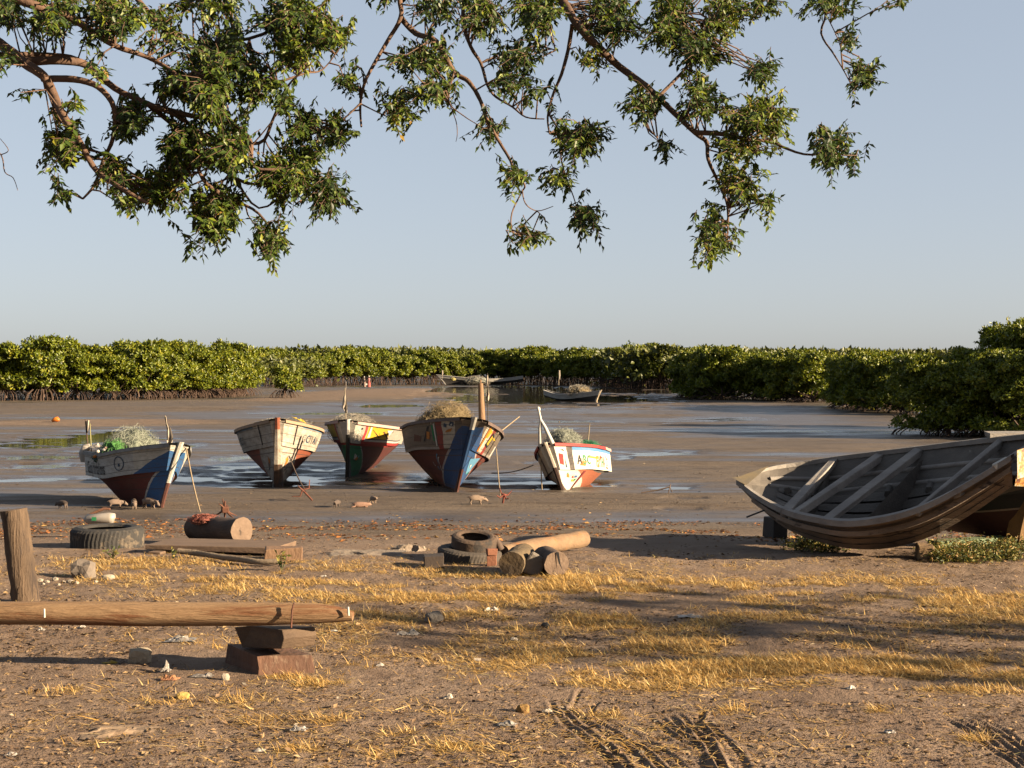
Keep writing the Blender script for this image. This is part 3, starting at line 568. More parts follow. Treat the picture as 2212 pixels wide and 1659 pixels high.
        if deck:
            dk = MB(); Td = np.linspace(0.0, deck, 9); dk.grid([[s.up(t, 1, 1) + Vector((0, 0, .034)), Vector((float(s.x(t, s.zg(t))), 0, float(s.zg(t)) + .05)), s.up(t, 1, -1) + Vector((0, 0, .034))] for t in Td], flip=True)
            a, b = s.up(deck, 1, 1), s.up(deck, 1, -1); dk.add([a + Vector((0, 0, .034)), b + Vector((0, 0, .034)), b - Vector((0, 0, .06)), a - Vector((0, 0, .06))], [(0, 1, 2, 3)]); dk.build('foredeck', mdeck or mrail, r)
        for t in thw:
            y = float(s.wg(t)) - .05; mb = MB(); mb.box((float(s.x(t, s.zg(t))), 0, float(s.zg(t)) - .09), (.13, 2 * y, .04), jit=.006); mb.build('thwart', minn, r)
        return r
    def surf(s, part, side, u, v, off=.008):
        t = min(max(u / s.L, 0), 1); f = s.up if part == 'up' else s.low; p = f(t, min(max(v, 0), 1), side); a = f(min(t + .01, 1), v, side) - f(max(t - .01, 0), v, side); b = f(t, min(v + .05, 1), side) - f(t, max(v - .05, 0), side)
        n = a.cross(b); n = n if n.y * side > 0 else -n; return p + n.normalized() * off
    def decal(s, name, part, side, shapes, u0, v0, su=1., label=None):
        """painted shapes [(colour key, [(du, dv)...])] laid on the planking; du metres in reading direction, dv as share of the plank height"""
        mb = MB(); keys = sorted({k for k, _ in shapes}); dr = 1 if side > 0 else -1
        for k, pts in shapes:
            P_ = [s.surf(part, side, u0 + dr * p[0] * su, v0 + p[1]) for p in pts]; f = tuple(range(len(P_))); mb.add(P_, [f if side > 0 else f], keys.index(k))
        o = mb.build(name, [PAL[k] for k in keys], s.parts[part]); 
        if label: o['label'] = label
        return o
    def text(s, txt, part, side, u0, v0, size, height_v, colours, name='lettering', squeeze=1.):
        cu = bpy.data.curves.new('t', 'FONT'); mb = MB(); keys = sorted(set(colours)); xo = 0; dr = 1 if side > 0 else -1
        for i, ch in enumerate(txt):
            cu.body = ch; cu.size = 1; cu.resolution_u = 2; cu.offset = .012; ob = bpy.data.objects.new('t', cu); col.objects.link(ob); dg = bpy.context.evaluated_depsgraph_get(); me = bpy.data.meshes.new_from_object(ob.evaluated_get(dg)); bpy.data.objects.remove(ob)
            if len(me.vertices):
                wd = max(v.co.x for v in me.vertices); vs = [s.surf(part, side, u0 + dr * (xo + v.co.x * size * squeeze), v0 + v.co.y / .7 * height_v) for v in me.vertices]
                mb.add(vs, [tuple(p.vertices) for p in me.polygons], keys.index(colours[i % len(colours)])); xo += (wd + .1) * size * squeeze
            else: xo += .35 * size * squeeze
            bpy.data.meshes.remove(me)
        bpy.data.curves.remove(cu); return mb.build(name, [PAL[k] for k in keys], s.parts[part])
def boatloc(px, py, dz=-.03):
    p = G(px, py); return Vector((p.x, p.y, p.z + dz))
YAW = lambda deg: R(deg - 90)
RED = (.20, .062, .040); REDB = (.38, .095, .05)
# 1: grey white boat on the left, bow to the right
p1 = Boat(2.35, .58, .99, .74, .76, rake=.42, strake=.34, ws=.82, Bc=.80, wg0=.14, p=2.5, rock=.22, sb=.36, sm=.46)
l1 = boatloc(347, 1101)
r1 = p1.build('fishing_boat', 'small grey white fishing boat with blue bow patch and pigs feeding under it', 'fishing boat', l1, YAW(36), R(-8), R(-1),
    mlow=paint('hull_one', (.18, .036, .026), [('d', .13, .36, (.62, .60, .56)), ('d', .09, .36, (.030, .14, .36))], .35), mup=paint('upper_one', (.66, .65, .61), [('r', -1, .42, .2, 1.1, (.74, .70, .60)), ('d', -.12, .56, (.030, .14, .36))], .45),
    mrail=mat('rail_one', (.38, .37, .35), (.22, .21, .20), 8), mstem=paint('stem_one', (.125, .04, .03), [('r', -9, 9, .42, 1.3, (.74, .70, .60))], .3, plank=0), stemw=(.05, .035), mdeck=WHITE, mlip=paint('lip_one', (.3, .3, .29), [], .5), deck=.14, thw=(.4, .62, .8))
p1.text('Gouj hirdalions', 'up', -1, 2.2, .16, .30, .52, 'K', squeeze=.48)
p1.decal('shield_emblem', 'up', -1, [('L', [(math.cos(a) * .115, .3 * math.sin(a)), (math.cos(b) * .115, .3 * math.sin(b)), (math.cos(b) * .098, .26 * math.sin(b)), (math.cos(a) * .098, .26 * math.sin(a))]) for a, b in [(i * .5236, (i + 1) * .5236) for i in range(12)]] + [('L', [(-.02, -.12), (.02, -.12), (.025, .0), (-.01, .0)])], .70, .50)
# 2: worn white boat seen bow on
p2 = Boat(4.8, .86, 1.33, .98, .95, rake=.45, strake=.40, ws=.7, Bc=.80, wg0=.12, wc0=.055, p=2.1, rock=.1, sb=.44, sm=.42)
l2 = boatloc(600, 1054)
r2 = p2.build('fishing_boat', 'large worn white fishing boat seen bow on, with rusty stem and bare brown planks', 'fishing boat', l2, YAW(8.5), R(0), 0,
    mlow=paint('hull_two', REDB, [('d', .62, .55, (.58, .50, .42)), ('d', .55, .55, (.60, .55, .47)), ('r', 0, 9, -.1, .16, (.30, .25, .13))], .7, (.20, .09, .04)), mup=paint('upper_two', (.62, .55, .46), [('r', .55, 2.6, .86, 1.1, (.10, .26, .42)), ('r', 0, .18, -.1, 1.1, (.62, .57, .50))], .7, (.26, .19, .13)),
    mrail=mat('rail_two', (.50, .32, .20), (.36, .25, .17), 6), mstem=paint('stem_two', (.66, .58, .48), [('r', -9, 9, -.1, .38, (.035, .028, .024)), ('r', -9, 9, .88, 1.1, (.42, .12, .07))], .5, (.25, .10, .03), plank=0), mdeck=WHITE, mlip=paint('lip_two', (.10, .05, .03), [], .3), deck=.10, stemw=(.055, .12))
def scrolls(cols, n, w, h, seed, thick=.022):
    rd = random.Random(seed); out = []
    for i in range(n):
        k = rd.choice(cols); x = rd.uniform(0, w); y = rd.uniform(0, h); a0 = rd.random() * 6; r0 = rd.uniform(.03, .07); m = rd.randint(4, 7)
        pts = [(x + math.cos(a0 + j * .55) * r0 * (1 - .06 * j), y + math.sin(a0 + j * .55) * r0 * 2.6 * (1 - .06 * j)) for j in range(m + 1)]
        for a, b in zip(pts[:-1], pts[1:]): out.append((k, [a, b, (b[0] + thick, b[1] - thick * 1.5), (a[0] + thick, a[1] - thick * 1.5)]))
    return out
p2.decal('flower_ornament', 'low', 1, [('O', [(.05, .55), (.13, .50), (.17, .60), (.09, .68)]), ('Y', [(.02, .60), (.07, .57), (.09, .66)]), ('N', [(.10, .58), (.15, .57), (.13, .64)]), ('O', [(.00, .44), (.03, .43), (.10, .54), (.05, .56)]), ('K', [(.06, .34), (.20, .40), (.21, .43), (.08, .38)]), ('K', [(.20, .26), (.24, .34), (.22, .36), (.18, .30)]), ('L', [(.20, .55), (.26, .68), (.28, .68), (.22, .52)])], .22, .08)
p2.decal('flower_ornament', 'low', -1, [('O', [(.05, .55), (.13, .50), (.17, .60), (.09, .68)]), ('N', [(-.02, .44), (.03, .43), (.10, .54), (.05, .56)]), ('K', [(-.10, .34), (.06, .40), (.07, .43), (-.08, .38)])], .42, .08)
p2.text('GCITAN', 'up', 1, .62, .30, .30, .34, 'FLF', squeeze=.75)
p2.text('NATICG', 'up', -1, 2.1, .30, .30, .34, 'FLF', squeeze=.75)
p2.decal('panel_outline', 'up', 1, [('K', [(0, .12), (.03, .12), (.03, .95), (0, .95)]), ('K', [(0, .12), (2.4, .04), (2.4, .07), (0, .16)])], .34, 0)
p2.decal('panel_outline', 'up', -1, [('K', [(0, .12), (-.03, .12), (-.03, .95), (0, .95)]), ('K', [(0, .12), (-2.4, .04), (-2.4, .07), (0, .16)])], .34, 0)
# 3: green bowed boat
p3 = Boat(4.4, .80, 1.18, .98, .9, rake=.26, strake=.36, ws=.7, Bc=.74, wg0=.17, wc0=.05, p=2.0, rock=.1, sb=.40, sm=.4)
l3 = boatloc(750, 1032)
r3 = p3.build('fishing_boat', 'fishing boat with green bow, yellow and red side panel and a white pennant above', 'fishing boat', l3, YAW(-4), R(-3), 0,
    mlow=paint('hull_three', (.13, .028, .024), [('d', .30, .62, (.45, .43, .40)), ('d', .26, .62, (.015, .24, .10)), ('r', -1, 9, .90, 1.1, (.40, .03, .03))], .30, (.05, .025, .02)), mup=paint('upper_three', (.48, .43, .36), [('d', .12, .10, (.62, .56, .47)), ('r', .34, 1.15, .30, 1.1, (.72, .46, .02)), ('r', .26, 3, -.1, .14, (.46, .03, .03)), ('r', .26, .33, -.1, 1.1, (.46, .03, .03)), ('r', .34, 3, .14, .24, (.70, .66, .58)), ('r', .34, 3, .24, .30, (.04, .05, .09)), ('r', .5, 9, .88, 1.1, (.68, .42, .03))], .30, (.16, .12, .09), plank=0),
    mrail=mat('rail_three', (.62, .42, .36), (.50, .33, .28), 6), mstem=paint('stem_three', (.03, .03, .028), [('r', -9, 9, .78, 1.3, (.74, .70, .64))], .3, plank=0), mdeck=WHITE, mlip=MAROON, deck=.13, stemw=(.05, .06))
p3.decal('eye_ornament', 'up', 1, [('K', [(.02, .72), (.06, .70), (.08, .76), (.04, .80)])], .12, 0)
p3.decal('eye_ornament', 'up', -1, [('K', [(-.02, .72), (-.06, .70), (-.08, .76), (-.04, .80)])], .12, 0)
p3.decal('side_panel_ornament', 'up', 1, [('K', [(.08, .78), (.14, .72), (.44, .40), (.40, .38)]), ('W', [(.02, .34), (.10, .36), (.06, .88), (.02, .88)]), ('N', [(.46, .70), (.52, .72), (.86, .36), (.80, .34)]), ('W', [(.60, .80), (.86, .84), (.80, .52)]), ('Y', [(.36, .62), (.5, .66), (.46, .40)])], .36, 0)
p3.decal('bow_ornament', 'low', 1, [('W', [(.02, .30), (.10, .28), (.14, .40), (.04, .46)]), ('O', [(.06, .28), (.16, .26), (.20, .36), (.12, .38)]), ('S', [(.16, .36), (.22, .34), (.24, .42)]), ('K', [(.05, .36), (.075, .36), (.075, .41), (.05, .41)])], .14, .22)
# 4: largest, blue bow
p4 = Boat(4.6, .92, 1.40, 1.0, .95, rake=.95, strake=.44, ws=.66, Bc=.80, wg0=.22, wc0=.06, p=2.6, rock=.1, sb=.50, sm=.42)
l4 = boatloc(985, 1063)
r4 = p4.build('fishing_boat', 'largest fishing boat, with a dark blue bow, brown hull and a tan net heap', 'fishing boat', l4, YAW(9.5), R(-8), 0,
    mlow=paint('hull_four', (.19, .048, .032), [('d', .27, .62, (.50, .42, .38)), ('d', .21, .62, (.022, .085, .23)), ('r', -1, 9, -.1, .12, (.10, .05, .035))], .28, (.05, .03, .025)), mup=paint('upper_four', (.21, .165, .125), [('r', .34, .46, -.1, 1.1, (.34, .04, .03)), ('r', .10, .34, .05, 1.1, (.68, .60, .48)), ('d', -.06, .30, (.022, .09, .26)), ('r', .46, 9, -.1, .09, (.42, .36, .31))], .38, (.09, .065, .05)),
    mrail=mat('rail_four', (.19, .125, .105), (.11, .08, .07), 7), mstem=paint('stem_four', (.11, .035, .026), [('r', -9, 9, .36, .88, (.022, .085, .23)), ('r', -9, 9, .88, 1.3, (.76, .72, .64))], .25, plank=0), mdeck=WHITE, mlip=BRWN, deck=.12, stemw=(.06, .04))
p4.decal('scroll_ornament', 'low', -1, scrolls('WSW', 5, .45, .35, 4, .016), .95, .42)
p4.decal('eye_ornament', 'up', -1, [('L', [(0, .78), (.05, .74), (.07, .84), (.02, .90)]), ('L', [(.10, .80), (.18, .76), (.19, .90), (.13, .94)]), ('W', [(.12, .81), (.16, .80), (.16, .87)]), ('O', [(.02, .58), (.13, .60), (.16, .72), (.06, .66)])], .30, 0)
p4.decal('side_panel_ornament', 'up', -1, [('G', [(0, .3), (.04, .3), (.04, .85), (0, .85)]), ('O', [(-.18, .4), (-.10, .36), (-.06, .62), (-.14, .66)]), ('K', [(-.3, .3), (-.25, .3), (-.05, .82), (-.10, .82)]), ('N', [(-.7, .34), (-.4, .3), (-.35, .5), (-.6, .6)]), ('W', [(.05, .12), (.08, .12), (.08, .9), (.05, .9)])], .56, 0)
p4.decal('bow_panel', 'up', 1, [('Y', [(.0, .55), (.5, .62), (1.4, .60), (1.4, .95), (.0, .95)]), ('W', [(.04, .12), (.9, .08), (.9, .5), (.04, .55)]), ('K', [(.16, .35), (.30, .28), (.34, .72), (.22, .82)]), ('Y', [(.20, .40), (.28, .36), (.30, .66), (.23, .72)]), ('O', [(.0, .04), (.05, .04), (.05, .9), (.0, .95)])], .16, 0)
p4.decal('bow_panel', 'low', 1, [('S', [(.0, .7), (.45, .8), (.30, .45), (.08, .36)]), ('G', [(.08, .36), (.30, .45), (.22, .38)]), ('W', [(.12, .58), (.2, .6), (.18, .5)])], .12, .1)
# 5: white painted boat with prow ornament
p5 = Boat(2.5, .60, .92, .72, .68, rake=.55, strake=.40, ws=.80, Bc=.86, wg0=.13, wc0=.06, p=2.1, rock=.14, sb=.44, sm=.45)
l5 = boatloc(1217, 1058)
r5 = p5.build('fishing_boat', 'small white fishing boat with colourful letters, red and blue rim and white prow peak', 'fishing boat', l5, YAW(-16), R(12), R(-2),
    mlow=paint('hull_five', (.43, .135, .07), [('d', .34, .62, (.62, .54, .46)), ('d', .30, .62, (.74, .68, .58)), ('r', -1, 9, .93, 1.1, (.05, .03, .025))], .22, (.20, .07, .03), plank=0), mup=paint('upper_five', (.76, .70, .60), [('r', .22, 9, .78, 1.1, (.07, .25, .50)), ('r', .17, .27, -.1, 1.1, (.05, .04, .04))], .20, (.45, .38, .30), plank=0),
    mrail=paint('rail_five', (.62, .40, .33), [('r', 0, 1.6, -.1, 1.2, (.45, .03, .03))], .25, plank=0), mstem=paint('stem_five', (.06, .03, .025), [('r', -9, 9, .55, 1.4, (.66, .58, .48))], .25, plank=0), mdeck=WHITE, mlip=flat('dark_rub_strip', (.05, .032, .028)), deck=.10, thw=(.45, .62, .8), stemw=(.05, .05))
p5.text('ABC', 'up', 1, .34, .22, .26, .38, 'KGG', squeeze=.6); p5.text('FETHA', 'up', 1, .86, .14, .30, .46, 'OPMGR', squeeze=.6); p5.text('Z17', 'up', 1, 1.75, .20, .26, .36, 'KKN', squeeze=.55)
p5.decal('letter_ornament', 'up', 1, [('Y', [(.25, .50), (.60, .46), (.60, .54), (.25, .58)]), ('O', [(.05, .18), (.18, .14), (.22, .34), (.10, .34)]), ('O', [(.56, .10), (.62, .10), (.80, .64), (.74, .64)]), ('S', [(.20, .16), (.36, .10), (.34, .18)]), ('P', [(.08, .36), (.15, .34), (.15, .46), (.08, .46)]), ('M', [(1.30, .10), (1.62, .08), (1.62, .14), (1.30, .16)]), ('Y', [(1.28, .58), (1.36, .56), (1.30, .68)])], .34, 0)
p5.decal('emblem', 'low', 1, [('R', [(.02, .62), (.08, .58), (.06, .72)]), ('B', [(.10, .60), (.17, .60), (.17, .70), (.10, .70)]), ('Y', [(.02, .46), (.08, .44), (.08, .54), (.03, .54)]), ('G', [(.10, .56), (.18, .56), (.10, .42)]), ('O', [(-.10, .66), (-.04, .62), (-.05, .76), (-.09, .76)]), ('G', [(-.10, .76), (-.05, .76), (-.07, .84)])], .24, 0)
p5.decal('painted_stripe', 'low', 1, [('M', [(.26, .06), (.30, .06), (.62, .88), (.56, .88)]), ('G', [(.30, .0), (.33, .0), (.40, .22), (.36, .22)])], .0, 0)
p5.decal('eye_ornament', 'up', 1, [('K', [(.07, .80), (.115, .82), (.13, .74), (.10, .78)])], .0, 0)
p5.decal('stem_ornament', 'up', 1, [('R', [(.0, .25), (.06, .2), (.08, .62), (.02, .66)]), ('L', [(.09, .1), (.11, .1), (.10, .5)])], .02, 0)
pk = MB()
for sd in (1, -1): pk.tube([(p5.rake - .02 + .0, sd * .12, .93), (p5.rake + .02, sd * .05, 1.25), (p5.rake + .03, 0, 1.40)], [.042, .032, .022], 8)
pk.tube([(p5.rake + .03, 0, 1.36), (p5.rake + .035, 0, 1.58)], [.025, .02], 8); pk.tube([(p5.rake + .035, 0, 1.57), (p5.rake + .035, 0, 1.62), (p5.rake + .035, 0, 1.64)], [.034, .034, .01], 8)
pk.build('prow_peak', WHP, r5)
# 6 and 7: far boats in the creek
DK = paint('far_hull', (.075, .066, .060), [], .3, (.04, .035, .03)); GR_ = paint('far_upper', (.70, .66, .60), [], .4, (.09, .08, .07)); GRL = mat('far_rail', (.8, .75, .68), (.6, .55, .5), 5)
p6 = Boat(12.5, .95, 1.6, .95, 1.45, rake=1.4, strake=.42, ws=.35, Bc=.8, wg0=.06, rock=.3, p=2)
p6.build('fishing_boat', 'long dark pirogue lying broadside on the far creek bank', 'fishing boat', Vector(((962 - 1106) / F * 226, 226, gz(-10.7, 226) + .1)), R(180), 0, 0, mlow=DK, mup=GR_, mrail=GRL, mstem=GRL, mlip=DK, thw=(.3, .5, .7))
p7 = Boat(5.6, .62, .95, .60, .92, rake=.5, strake=.34, ws=.35, Bc=.8, wg0=.10, rock=.2, p=2)
p7.build('fishing_boat', 'grey pirogue with a pale bow and a pale net heap afloat at the creek edge', 'fishing boat', Vector(((1288 - 1106) / F * 110, 110, zw(110) - .12)), YAW(44), 0, 0, mlow=DK, mup=GR_, mrail=GRL, mstem=mat('pale_stem', (.70, .55, .38)), mlip=DK, thw=(.3, .5, .7))

# 8: big grey boat on the right, keel boards traced as rails at their own distances
def rails(lst): return spline([P(*q) for q in lst], 4)
ng = rails([(1592, 1040, 14.5), (1640, 1076, 13.9), (1700, 1106, 13.3), (1765, 1122, 12.9), (1832, 1130, 12.6), (1920, 1119, 12.3), (2005, 1092, 12.1), (2095, 1044, 11.9), (2186, 988, 11.7)])
fg = rails([(1598, 1038, 14.6), (1662, 1013, 15.2), (1740, 1000, 15.3), (1820, 988, 15.1), (1900, 978, 14.8), (1985, 968, 14.4), (2075, 957, 13.9), (2160, 948, 13.3), (2262, 938, 12.7)])
nb = rails([(1600, 1062, 14.5), (1650, 1110, 13.95), (1710, 1148, 13.45), (1775, 1172, 13.1), (1842, 1186, 12.95), (1925, 1184, 12.9), (2010, 1160, 12.6), (2098, 1112, 12.3), (2188, 1050, 11.85)])
_f = [min(1, .06 + i / 11) for i in range(len(ng))]; nb = [a.lerp(b, min(1, .35 + f)) for a, b, f in zip(ng, nb, _f)]
kl = [Vector((p.x + .06, p.y + .42 * f, p.z - .02 * f)) for p, f in zip(nb, _f)]; fb = [Vector((a.x * .25 + b.x * .75, a.y * .25 + b.y * .75, b.z - .05 - .41 * f)) for a, b, f in zip(ng, fg, _f)]
def grey_boat():
    O = Vector((3.3, 13.2, 0)); r = empty('fishing_boat', O); tag(r, 'big bare grey wooden boat with open hull and cross beams on the beach', 'fishing boat'); n = len(ng)
    W1 = mat('grey_boat_planks', (.36, .26, .185), (.18, .135, .10), 3.5, .85, .5, 30, (.5, 1.2, 2.6), c3=(.05, .035, .028), spot=.6, sscale=2.4); W2 = mat('grey_boat_rail', (.42, .38, .34), (.25, .22, .20), 5, .8, .4, 40, (.6, 1, 1)); W3 = mat('grey_boat_inside', (.19, .165, .14), (.10, .085, .075), 3, .85, .4, 25, (.5, 1, 2), c3=(.34, .30, .26), spot=.62, sscale=1.6); W4 = mat('grey_boat_bottom', (.10, .085, .07), (.06, .05, .04), 4)
    dn = [(nb[i] - ng[i]) for i in range(n)]
    hp = MB(); K = [0, .16, .18, .40, .42, .7, 1.0]
    hp.grid([[ng[i] + dn[i] * k + Vector((0, (.02 if k in (.18, .40) else 0), 0)) for k in K] for i in range(n)], sm=False)
    hp.build('near_side_planking', W1, r, O); bt = MB(); bt.grid([[nb[i], kl[i], fb[i], fg[i]] for i in range(n)], sm=False); bt.build('bottom_planking', W4, r, O)
    ii = MB(); off = Vector((0, .05, 0)); ii.grid([[ng[i] + off, nb[i] * .45 + ng[i] * .55 + Vector((.02, .22, .0)), (nb[i] + kl[i]) / 2 + Vector((0, .25, .10)), fb[i] + Vector((0, -.05, .06)), fg[i] * .5 + fb[i] * .5 + Vector((0, -.05, .02)), fg[i] - off] for i in range(n)], sm=False, flip=True); ii.build('inner_planking', W3, r, O)
    for nm, rl, s_ in (('near_gunwale', ng, 1), ('far_gunwale', fg, -1)):
        g = MB(); q = []
        for i in range(n):
            a = (fg[i] - ng[i]).normalized() * s_; a.z *= .3; p = rl[i]; q.append([p - a * .03 - Vector((0, 0, .03)), p - a * .03 + Vector((0, 0, .022)), p + a * .085 + Vector((0, 0, .026)), p + a * .085 - Vector((0, 0, .02)), p - a * .03 - Vector((0, 0, .03))])
        g.grid(q, sm=False, flip=s_ < 0); g.build(nm, W2, r, O)
    rb = MB(); q = []
    for i in range(3, n):
        p = ng[i] + dn[i] * .30; o_ = Vector((-.03, -.05, 0)); q.append([p, p + o_, p + o_ - Vector((0, 0, .045)), p - Vector((0, 0, .05))])
    rb.grid(q, sm=False); rb.build('rubbing_strake', W1, r, O)
    for k in (.57, .79):
        sm_ = MB(); sm_.grid([[ng[i] + dn[i] * (k + .012 * math.sin(i * 1.7)) + Vector((-.004, -.006, 0)), ng[i] + dn[i] * (k + .028 + .012 * math.sin(i * 2.3)) + Vector((-.004, -.006, 0))] for i in range(4, n - 1)], sm=False); sm_.build('plank_seam', BLACKP, r, O)
    for k, w_ in ((.42, .03), (.72, .035)):
        sg = MB(); sg.tube([fg[i].lerp(fb[i], k) + Vector((0, -.085, 0)) for i in range(4, n)], w_, 5); sg.build('stringer', W2, r, O)
    for q_ in (.18, .42, .66):
        fb_ = MB(); fb_.grid([[(nb[i] + kl[i]) / 2 * (1 - q_) + fb[i] * q_ + Vector((0, .18, .125)), (nb[i] + kl[i]) / 2 * (1 - q_ - .17) + fb[i] * (q_ + .17) + Vector((0, .18, .135))] for i in range(6, n - 2)], sm=False); fb_.build('floor_board', W3, r, O)
    def at(rl, px): return min(rl, key=lambda p: abs(1106 + p.x / p.y * F - px))
    for a, b, w_, d in ((1700, 1800, .09, .03), (1722, 1905, .10, .03), (1778, 1980, .10, .03), (1985, 2165, .06, .03), (1690, 1775, .05, .10), (2080, 2230, .06, .05)):
        p, q_ = at(ng, a) - Vector((0, -.06, d)), at(fg, b) - Vector((0, .06, d)); m = MB(); L = (q_ - p).length; rot = (q_ - p).to_track_quat('X', 'Z').to_matrix(); m.box((p + q_) / 2, (L, w_, .07), rot, jit=.012); m.build('cross_beam', W2, r, O, .008)
    for px in (1700, 1760, 1850, 1930, 1998, 2060, 2100, 2150):
        p = at(fg, px); m = MB(); m.tube([p + Vector((0, -.08, -.03)), p + Vector((.02, -.12, -.25)), fb[fg.index(p)] + Vector((0, -.22, .08))], [.03, .035, .04], 5); m.build('frame_rib', W3, r, O)
    for a, b in ((1735, 1790), (1860, 2010)):
        p, q_ = at(ng, a), at(fg, b); m = MB(); u = (q_ - p); m.add([p + u * .12 - Vector((0, 0, .05)), p + u * .9 - Vector((0, 0, .06)), p + u * .85 - Vector((0, 0, .42)), p + u * .3 - Vector((0, 0, .36))], [(0, 1, 2, 3)]); m.build('bulkhead', W3, r, O)
    e = MB(); e.grid([[ng[0] + Vector((-.05, 0, .04)), fg[0] + Vector((0, .02, .04))], [at(ng, 1612) + Vector((.0, 0, .035)), at(fg, 1668) + Vector((0, 0, .035))]]); e.build('end_plank', mat('yellow_grey_plank', (.26, .19, .09), (.17, .14, .10), 5), r, O)
    # painted bow board facing the sun
    a, b, c, d = ng[-1], fg[-1], nb[-1], fb[-1]; bw = MB(); u = (b - a).normalized(); o_ = Vector((.10, -.06, 0)); rows = []
    for k in range(9):
        t = k / 8; bulge = o_ * math.sin(math.pi * min(1, t + .12)); rows.append([a.lerp(b, t) + bulge + Vector((0, 0, .06)), a.lerp(b, t) + bulge * 1.1 - Vector((0, 0, .18)), (c.lerp(d, t)) * .5 + a.lerp(b, t) * .5 + bulge * .9, c.lerp(d, t) + bulge * .4])
    bw.grid(rows, sm=False); bm, T, bb = newmat('peeling_bow_paint'); tc = T.node('ShaderNodeTexCoord').outputs['Object']
    cc = T.ramp(T.noise(tc, 13, 5, .65), [(.30, (.04, .018, .014)), (.42, (.13, .042, .008)), (.47, (.17, .10, .02)), (.53, (.16, .145, .115)), (.62, (.20, .18, .15))], 'CONSTANT'); T.l.new(cc, bb.inputs['Base Color']); bw.build('bow_board', bm, r, O)
    cl = MB(); p = ng[-3]; cl.box(p + Vector((.06, -.02, .05)), (.14, .06, .05), Matrix.Rotation(-.5, 3, 'Y')); cl.build('cleat', WHP, r, O, .01)
    cp = MB(); p = fg[-6]; cp.box(p + Vector((.18, -.02, .05)), (.42, .14, .05), Matrix.Rotation(.1, 3, 'Z'), jit=.01); cp.build('bow_cap', W2, r, O)
    sp = MB(); p = ng[5]; sp.tube([p + Vector((.05, 0, -.06)), p + Vector((-.20, -.1, -.14))], .009, 5); sp.build('iron_pin', BLACKP, r, O)
grey_boat()
p9 = Boat(1.9, .60, .80, .62, .55, rake=.30, strake=.26, Bc=.8, wg0=.1, rock=.1)
p9.build('fishing_boat', 'dark boat with maroon bottom lying behind and below the big grey boat', 'fishing boat', Vector(((2206 - 1106) / F * 14.0, 14.0, .0)), YAW(30), R(4), 0,
    mlow=paint('hull_nine', (.085, .026, .020), [('r', -1, 9, .60, .64, (.36, .27, .20)), ('r', -1, 9, .64, 1.1, (.022, .024, .024))], .3, (.04, .02, .02), plank=0), mup=paint('upper_nine', (.025, .028, .028), [], .3), mrail=WOODGREY, mstem=mat('orange_stem', (.34, .20, .08), (.22, .12, .05)), mlip=BLACKP, thw=())

# ------------------------------------------------------------------ things lying on the beach
def gv(px, py, up=0): p = G(px, py); return Vector((p.x, p.y, p.z + up))
LOGW = mat('dry_log', (.46, .29, .155), (.30, .165, .08), 6, .85, .9, 22, (.16, 4, 4), c3=(.26, .11, .045), spot=.55, sscale=2.2)
LOGD = mat('brown_log', (.155, .10, .072), (.09, .06, .045), 5, .85, .6, 24, (.4, 2, 2)); LOGE = mat('sawn_end', (.27, .185, .13), (.17, .11, .075), 9, .85, .5, 30, c3=(.08, .055, .04), spot=.60, sscale=6)
POSTW = mat('post_wood', (.20, .13, .08), (.085, .055, .035), 4, .85, .9, 18, (4, 4, .35), c3=(.06, .04, .03), spot=.58, sscale=3)
TIMB = mat('timber', (.27, .175, .115), (.17, .11, .075), 5, .85, .4, 30, (.4, 2, 2)); BLOCKW = mat('block_wood', (.25, .125, .075), (.12, .062, .042), 6, .85, .5, 22, (1, 1, .5), c3=(.33, .22, .15), spot=.6)
RUB = mat('rubber', (.055, .050, .046), (.032, .03, .03), 8, .85, .4, 50, c3=(.16, .125, .09), spot=.56, sscale=5); RUSTM = mat('rust', (.20, .075, .040), (.10, .04, .025), 14, .85, .5, 60); STONE = mat('pale_stone', (.50, .43, .34), (.36, .30, .23), 6, .9, .4, 25); GREY = mat('grey_stone', (.27, .22, .18), (.16, .13, .11), 6, .9, .5, 22)
CLOTH = mat('pale_cloth', (.40, .32, .245), (.25, .19, .145), 9, .9, .5, 40); PLAST = mat('plastic_film', (.34, .31, .28), (.22, .195, .175), 9, .35, .2, 40, spec=.5); PLASTW = mat('white_plastic', (.52, .47, .42), (.40, .35, .30), 9, .45, .1); CARD = mat('cardboard', (.36, .26, .175), (.28, .19, .125), 6, .9, .3); SHELLM = mat('shell', (.66, .58, .47), (.42, .34, .26), 10, .6, .3); LEAFY = mat('yellow_leaf', (.62, .44, .03), (.45, .28, .03), 8, .6, .1, trans=.2); SPONG = mat('yellow_foam', (.62, .42, .13), (.50, .33, .09), 12, .95, .6, 60); PINKP = mat('pig_skin', (.60, .36, .25), (.48, .27, .19), 7, .75, .2, 60); PIGD = mat('dark_pig_skin', (.09, .07, .06), (.05, .04, .035), 7, .8, .2); ROPEM = mat('rope', (.44, .34, .22), (.30, .22, .14), 30, .9, .5, 90); ROPED = mat('dark_rope', (.14, .10, .07), (.09, .06, .05), 30, .9)
def single(name, mb, mats, loc, label, cat, group=None, bevel=0): return tag(mb.build(name, mats, None, loc, bevel), label, cat, group)
def rough_log(a, b, r0, r1, seg=14, n=10, jit=.06, bend=.0, mb=None, wob=.16, mat_=0, endmat=1):
    mb = mb or MB(); pts = []; rs = []
    for i in range(n + 1):
        t = i / n; p = Vector(a).lerp(Vector(b), t) + Vector((0, 0, bend * math.sin(math.pi * t))); pts.append(p); rs.append((r0 + (r1 - r0) * t) * (1 + random.uniform(-wob, wob) * .5))
    mb.tube(pts, rs, seg, mat_, True, jit, capmat=endmat); return mb
